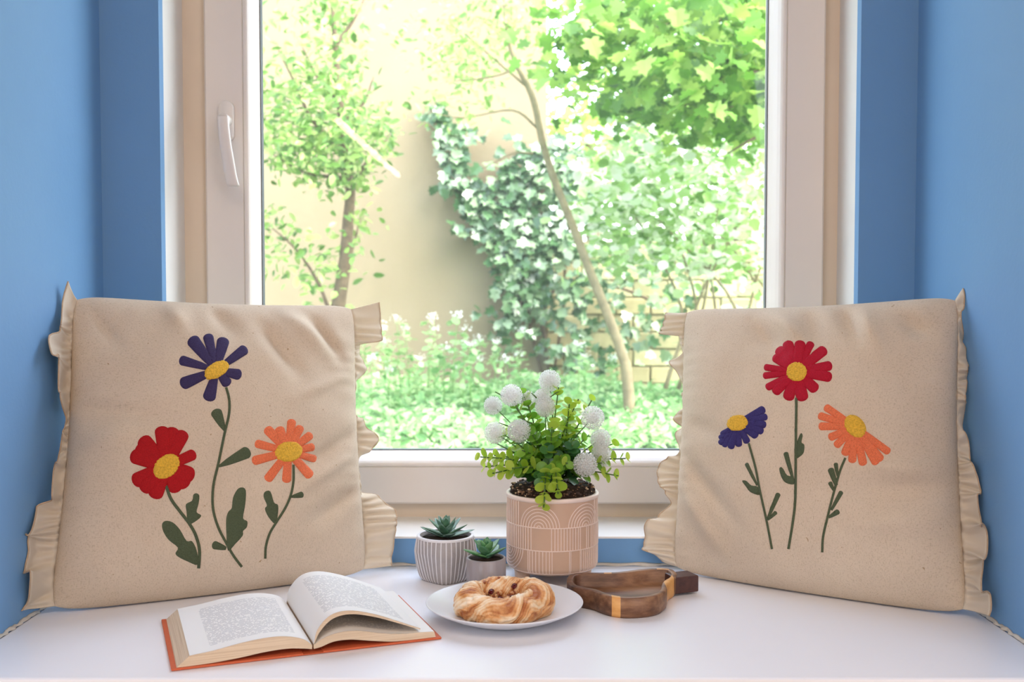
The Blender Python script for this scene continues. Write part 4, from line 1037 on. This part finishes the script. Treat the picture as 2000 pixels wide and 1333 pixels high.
def round_leaf(name, mat):
    V = [(0, 0, 0), (.5, 0, -.05)]; n = 12
    for k in range(n):
        a = pi + 2 * pi * (k + .5) / n
        V.append((.5 + .5 * cos(a), .47 * sin(a), .07 * abs(sin(a)) - .03 * cos(a)))
    Fc = [(1, 2 + k, 2 + (k + 1) % n) for k in range(n)]
    me = bpy.data.meshes.new(name); me.from_pydata(V[:], [], Fc); me.shade_smooth(); me.materials.append(mat); return me
def plant_mat(name, a, b, tr_=.3, rough=.35):
    m = M(name, rough, .5); oi = m.n.new('ShaderNodeObjectInfo')
    c_ = m.ramp(m.math('ADD', m.math('MULTIPLY', oi.outputs['Random'], .7), m.math('MULTIPLY', m.noise(120, 3), .3)), [(0.1, a), (0.9, b)]); m.base(c_)
    t = m.n.new('ShaderNodeBsdfTranslucent'); m.l.new(c_, t.inputs[0]); x = m.n.new('ShaderNodeMixShader'); x.inputs[0].default_value = tr_
    m.l.new(m.p.outputs[0], x.inputs[1]); m.l.new(t.outputs[0], x.inputs[2]); m.l.new(x.outputs[0], m.n['Material Output'].inputs[0]); return m.m
m_lime = plant_mat('lime_leaf', srgb(150, 190, 50), srgb(215, 232, 100), .5); m_mid = plant_mat('green_leaf', srgb(96, 150, 45), srgb(150, 198, 72), .42); m_dk = plant_mat('dark_green_leaf', srgb(45, 95, 50), srgb(80, 130, 65), .2)
rl = [round_leaf('leaf', m) for m in (m_lime, m_mid, m_dk)]
m_stk = simple('plant_stem', srgb(78, 110, 52), .5, .2)
base_p = Vector((0, 0, .145))
def loc(px, py, y): return PY(px, py, y) - Vector((PX, PYc, 0))
tips = [(938, 893, -.02, 0), (962, 925, -.045, 0), (985, 850, .0, 1), (1003, 790, .02, 1), (1022, 770, .03, 1), (1091, 757, .01, 0), (1112, 790, -.02, 0), (1155, 783, .03, 0), (1222, 896, .0, 0), (1208, 930, -.02, 0), (1196, 868, .03, 0),
        (1062, 992, -.085, 0), (1090, 965, -.08, 0), (1108, 905, -.05, 1), (1150, 850, .03, 1), (1040, 850, -.02, 1), (1078, 835, -.03, 1), (1125, 835, .0, 1), (1000, 915, -.05, 1), (965, 890, .0, 0), (1020, 880, -.04, 1), (1175, 905, -.02, 1),
        (1050, 820, .03, 1), (1100, 850, .04, 1), (1140, 900, .03, 2), (1035, 905, .02, 2), (1070, 880, -.03, 2), (1095, 895, -.03, 2), (1010, 860, .04, 2), (1118, 870, -.03, 2), (1055, 935, -.055, 2), (990, 890, .03, 1), (948, 912, .02, 0), (1130, 780, -.01, 0)]
sp_ = []
for ti, (tx, ty, dy, kind) in enumerate(tips):
    tip = loc(tx, ty, PYc + dy); b_ = base_p + Vector((rp.uniform(-.014, .014), rp.uniform(-.014, .014), 0))
    droop = tip.z < .15
    midp = (b_ * .45 + tip * .55) + Vector((0, 0, .03 if droop else .012)) + Vector((rp.uniform(-.006, .006), rp.uniform(-.006, .006), 0))
    if droop and dy < -.06: midp = Vector((tip.x * .6, -.045, .175))
    P_ = catmull([b_, midp, tip], 12); sp_.append((P_, [.0011] * len(P_)))
    Ltot = sum((P_[i + 1] - P_[i]).length for i in range(len(P_) - 1)); acc = 0; nxt = .26 * Ltot if not droop else .3 * Ltot
    tog = rp.uniform(0, 3)
    for i in range(len(P_) - 1):
        acc += (P_[i + 1] - P_[i]).length
        while acc >= nxt:
            nxt += .0104; t = (P_[i + 1] - P_[i]).normalized(); fr_ = acc / Ltot; tog += pi / 2 + rp.uniform(-.2, .2)
            for s_ in (0, pi):
                sd = t.orthogonal().normalized(); sd.rotate(Matrix.Rotation(tog + s_, 3, t)) if False else None
                sd = Matrix.Rotation(tog + s_, 3, t) @ t.orthogonal().normalized()
                d = (sd + t * .55 + Vector((0, -.1, .1))).normalized(); nn = (t * 1.0 - sd * .4 + Vector((0, -.55, .35))); nn = (nn - d * nn.dot(d)).normalized(); w2_ = nn.cross(d)
                sz = (.0208 if kind else .0192) * (1.15 - .45 * fr_) * rp.uniform(.8, 1.15)
                k = 2 if (kind == 2 or fr_ < .38) else (0 if (kind == 0 and fr_ > .55) else (1 if rp.random() < .75 else 0))
                o = link('leaf', rl[k], pl)
                o.matrix_local = Matrix.Translation(P_[i + 1]) @ Matrix((d, w2_, nn)).transposed().to_4x4() @ Matrix.Scale(sz, 4)
tubes('stems', sp_, m_stk, pl, 6)
# bare green tips that stick out
for a, b, c_, d in ((967, 766, 985, 775), (1038, 768, 1048, 778), (974, 826, 1000, 836), (1075, 776, 1095, 762), (968, 866, 1005, 885), (1016, 818, 1040, 828)):
    tubes('twig', [([loc(a, b, PYc), loc(c_, d, PYc)], [.0008, .0013])], m_stk, pl, 5)
# white puffballs
m_puff = plant_mat('white_floret', srgb(236, 236, 232), srgb(250, 250, 248), .6, .6)
bm = bmesh.new(); bmesh.ops.create_icosphere(bm, subdivisions=2, radius=.0070)
NS = 270; ga = pi * (3 - math.sqrt(5))
for k in range(NS):
    z = 1 - 2 * (k + .5) / NS; r = math.sqrt(1 - z * z); d = Vector((r * cos(ga * k), r * sin(ga * k), z)); a = d.orthogonal().normalized(); b = d.cross(a); R0 = .0125 * (1 + .08 * sin(k * 2.3))
    v0 = [bm.verts.new(d * .006 + a * .00035), bm.verts.new(d * .006 - a * .00035), bm.verts.new(d * R0)]; bm.faces.new(v0)
    for q in range(3):
        c1 = Matrix.Rotation(2 * pi * q / 3 + k, 3, d) @ a; c2 = d.cross(c1)
        vs_ = [bm.verts.new(d * R0 * .93), bm.verts.new(d * R0 * 1.0 + c1 * .0014 + c2 * .0009), bm.verts.new(d * R0 * 1.04 + c1 * .0022), bm.verts.new(d * R0 * 1.0 + c1 * .0014 - c2 * .0009)]; bm.faces.new(vs_)
pm = bpy.data.meshes.new('flower_head'); bm.to_mesh(pm); bm.free(); pm.materials.append(m_puff)
stk = []
for (x, y, r, dy) in ((730, 115, 80, .02), (375, 250, 80, .0), (205, 345, 68, .03), (520, 285, 62, .035), (665, 270, 66, .01), (690, 360, 74, -.005), (1130, 460, 86, .0), (225, 600, 80, .0), (445, 582, 84, -.02), (1205, 660, 76, .0), (1060, 895, 86, -.045), (1210, 790, 72, -.005), (1200, 850, 60, .01)):
    p = loc(920 + x / 4.76, 720 + y / 4.76, PYc + dy); o = link('flower_head', pm, pl); o.location = p; s_ = (r / 4.76 * PYc / F) / .0104; o.scale = (s_,) * 3; o.rotation_euler = (x, y, 0)
    b_ = base_p + Vector((rp.uniform(-.01, .01), 0, 0)); stk.append((catmull([b_, b_ * .45 + p * .55 + Vector((0, 0, .008)), p], 8), .0009))
tubes('flower_stalks', stk, m_stk, pl, 6)

# ------------------------------------------------------------------ succulents
def succ_leaf(L, W_, T_, mat, curl=.25, tip=1.0):
    V, Fc = [], []; n = 12; m = 8
    for i in range(n + 1):
        t = i / n; w_ = W_ * (math.sin(pi * min(1, .12 + t * .88)) ** .75) * (1 - .15 * t) if i < n else .0002
        th = T_ * (1 - t) ** .5 * (.5 + .5 * min(1, t * 5)) + .00015
        for k in range(m):
            a = 2 * pi * k / m; x = t * L; y = w_ / 2 * cos(a); z = th / 2 * sin(a) + abs(cos(a)) ** 2 * w_ * .16 + curl * L * t * t
            V.append((x, y, z))
    for i in range(n):
        for k in range(m): Fc.append((i * m + k, i * m + (k + 1) % m, (i + 1) * m + (k + 1) % m, (i + 1) * m + k))
    Fc.append(tuple(range(m))[::-1]); Fc.append(tuple(n * m + k for k in range(m)))
    me = bpy.data.meshes.new('leaf'); me.from_pydata(V, [], Fc); me.shade_smooth(); me.materials.append(mat); return me
def rosette(root, z0, n, L0, L1, e0, e1, W_, T_, mats, curl, a0=0):
    for k in range(n):
        t = k / (n - 1); L = L0 + (L1 - L0) * t; me = succ_leaf(L, W_ * (.55 + .45 * (1 - t)), T_, mats[k % len(mats)], curl)
        o = link('leaf', me, root); el = radians(e0 + (e1 - e0) * t)
        o.rotation_euler = (0, -el, a0 + k * 2.39996); o.location = (0, 0, z0 + .012 * t)
def smat(name, a, b, rough=.35):
    m = M(name, rough, .5); m.base(m.ramp(m.noise(90, 4, mapping=(1, 1, 1)), [(0.35, a), (0.7, b)])); return m.m
ms1 = [smat('dusty_succulent', srgb(60, 104, 84), srgb(140, 172, 156)), smat('deep_succulent', srgb(44, 88, 60), srgb(100, 140, 110))]
ms2 = [smat('jade_succulent', srgb(52, 112, 72), srgb(110, 160, 120)), smat('fresh_succulent', srgb(60, 124, 66), srgb(120, 168, 116))]
p1 = PZ(868, 1143, 0); sxc = PY(870, 1048, 1.62).x; syc = p1.y + .0315
s1 = empty('potted_succulent', (sxc, syc, 0), 'spiky blue-green succulent in a grey pot with white vertical stripes', 'succulent')
m_gp = simple('grey_concrete', srgb(168, 162, 160), .8, .08, 60, .4, 300); m_gs = simple('white_stripe_glaze', srgb(226, 224, 226), .6, .03, 60)
HZ1 = .0685; W1 = .0425
def sqr(th, z):
    """radius of the first pot: round at the rim, rounded square at the base"""
    t = min(1, z / HZ1); r = W1 * (.70 + .30 * min(1, t * 1.5) ** .62)
    c_, s_ = abs(cos(th)), abs(sin(th)); p_ = 2 + 2.6 * (1 - t); sq = 1 / ((c_ ** p_ + s_ ** p_) ** (1 / p_))
    return r * (sq * (1 - t * .0) * (1 - .02 * (1 - t)))
NT = 144; V, Fc = [], []; zs = [HZ1 * k / 18 for k in range(19)]
for z in zs:
    for k in range(NT):
        th = 2 * pi * k / NT; r = sqr(th, z); r *= (1 - .04 * (1 - min(1, z / .006))); V.append((r * cos(th), r * sin(th), z))
for r0, z in ((W1 - .0035, HZ1), (W1 - .0045, HZ1 - .004), (W1 - .006, .05)):
    for k in range(NT): th = 2 * pi * k / NT; V.append((r0 * cos(th), r0 * sin(th), z))
for i in range(len(zs) + 2):
    for k in range(NT): Fc.append((i * NT + k, i * NT + (k + 1) % NT, (i + 1) * NT + (k + 1) % NT, (i + 1) * NT + k))
Fc.append(tuple(range(NT))[::-1]); Fc.append(tuple((len(zs) + 2) * NT + k for k in range(NT)))
sp1 = mesh('pot', V, Fc, m_gp, s1, True); sp1.rotation_euler = (0, 0, radians(45))
V, Fc = [], []
for k in range(36):
    th = 2 * pi * k / 36; n0 = len(V); hw_ = .021
    for z in [.001 + (HZ1 - .004) * j / 16 for j in range(17)]:
        for q, hh in ((-1, -.0003), (-.6, .0006), (.6, .0006), (1, -.0003)):
            a = th + q * hw_ ; r = sqr(a, z) * (1 - .04 * (1 - min(1, z / .006))) + hh; V.append((r * cos(a), r * sin(a), z))
    for j in range(16):
        for q in range(3): Fc.append((n0 + j * 4 + q, n0 + j * 4 + q + 1, n0 + (j + 1) * 4 + q + 1, n0 + (j + 1) * 4 + q))
mesh('stripes', V, Fc, m_gs, sp1)
lathe('rim_band', [(W1 + .0008, HZ1 - .003), (W1 + .001, HZ1 - .0005), (W1, HZ1 + .0004), (W1 - .0036, HZ1 + .0004)], m_gs, sp1, 64, close=False)
lathe('soil', [(0, .0655), (.036, .064), (.037, .05), (0, .05)], m_soil, s1, 32)
rosette(s1, .064, 24, .047, .017, 6, 86, .0185, .0032, ms1, .10, .3)
o = lathe('bud', [(0, 0), (.004, .004), (.0035, .009), (.0005, .014)], ms1[1], s1, 10, (0, 0, .082))
s2c = PY(949, 1098, 1.53); s2 = empty('potted_succulent', (s2c.x, 1.545, 0), 'small broad-leaved green succulent in a plain grey pot', 'succulent')
R2 = 78 / 2 * 1.545 / F; H2 = .0525
m_g2 = M('brushed_grey_glaze', .3, .5); g2n = m_g2.noise(40, 4, .6, mapping=(1, 1, .1)); m_g2.base(m_g2.ramp(g2n, [(0.3, srgb(138, 130, 130)), (0.7, srgb(172, 166, 170))])).bump(g2n, .1, .0006); m_g2 = m_g2.m
lathe('pot', [(0, 0), (R2 - .002, 0), (R2, .002), (R2, H2 - .001), (R2 - .001, H2), (R2 - .003, H2), (R2 - .0035, H2 - .002), (R2 - .004, .04), (0, .04)], m_g2, s2, 64)
lathe('soil', [(0, .051), (.022, .0505), (.0235, .045), (0, .045)], m_soil, s2, 24)
rosette(s2, .0515, 13, .040, .015, 10, 72, .0215, .005, ms2, .12, 1.1)
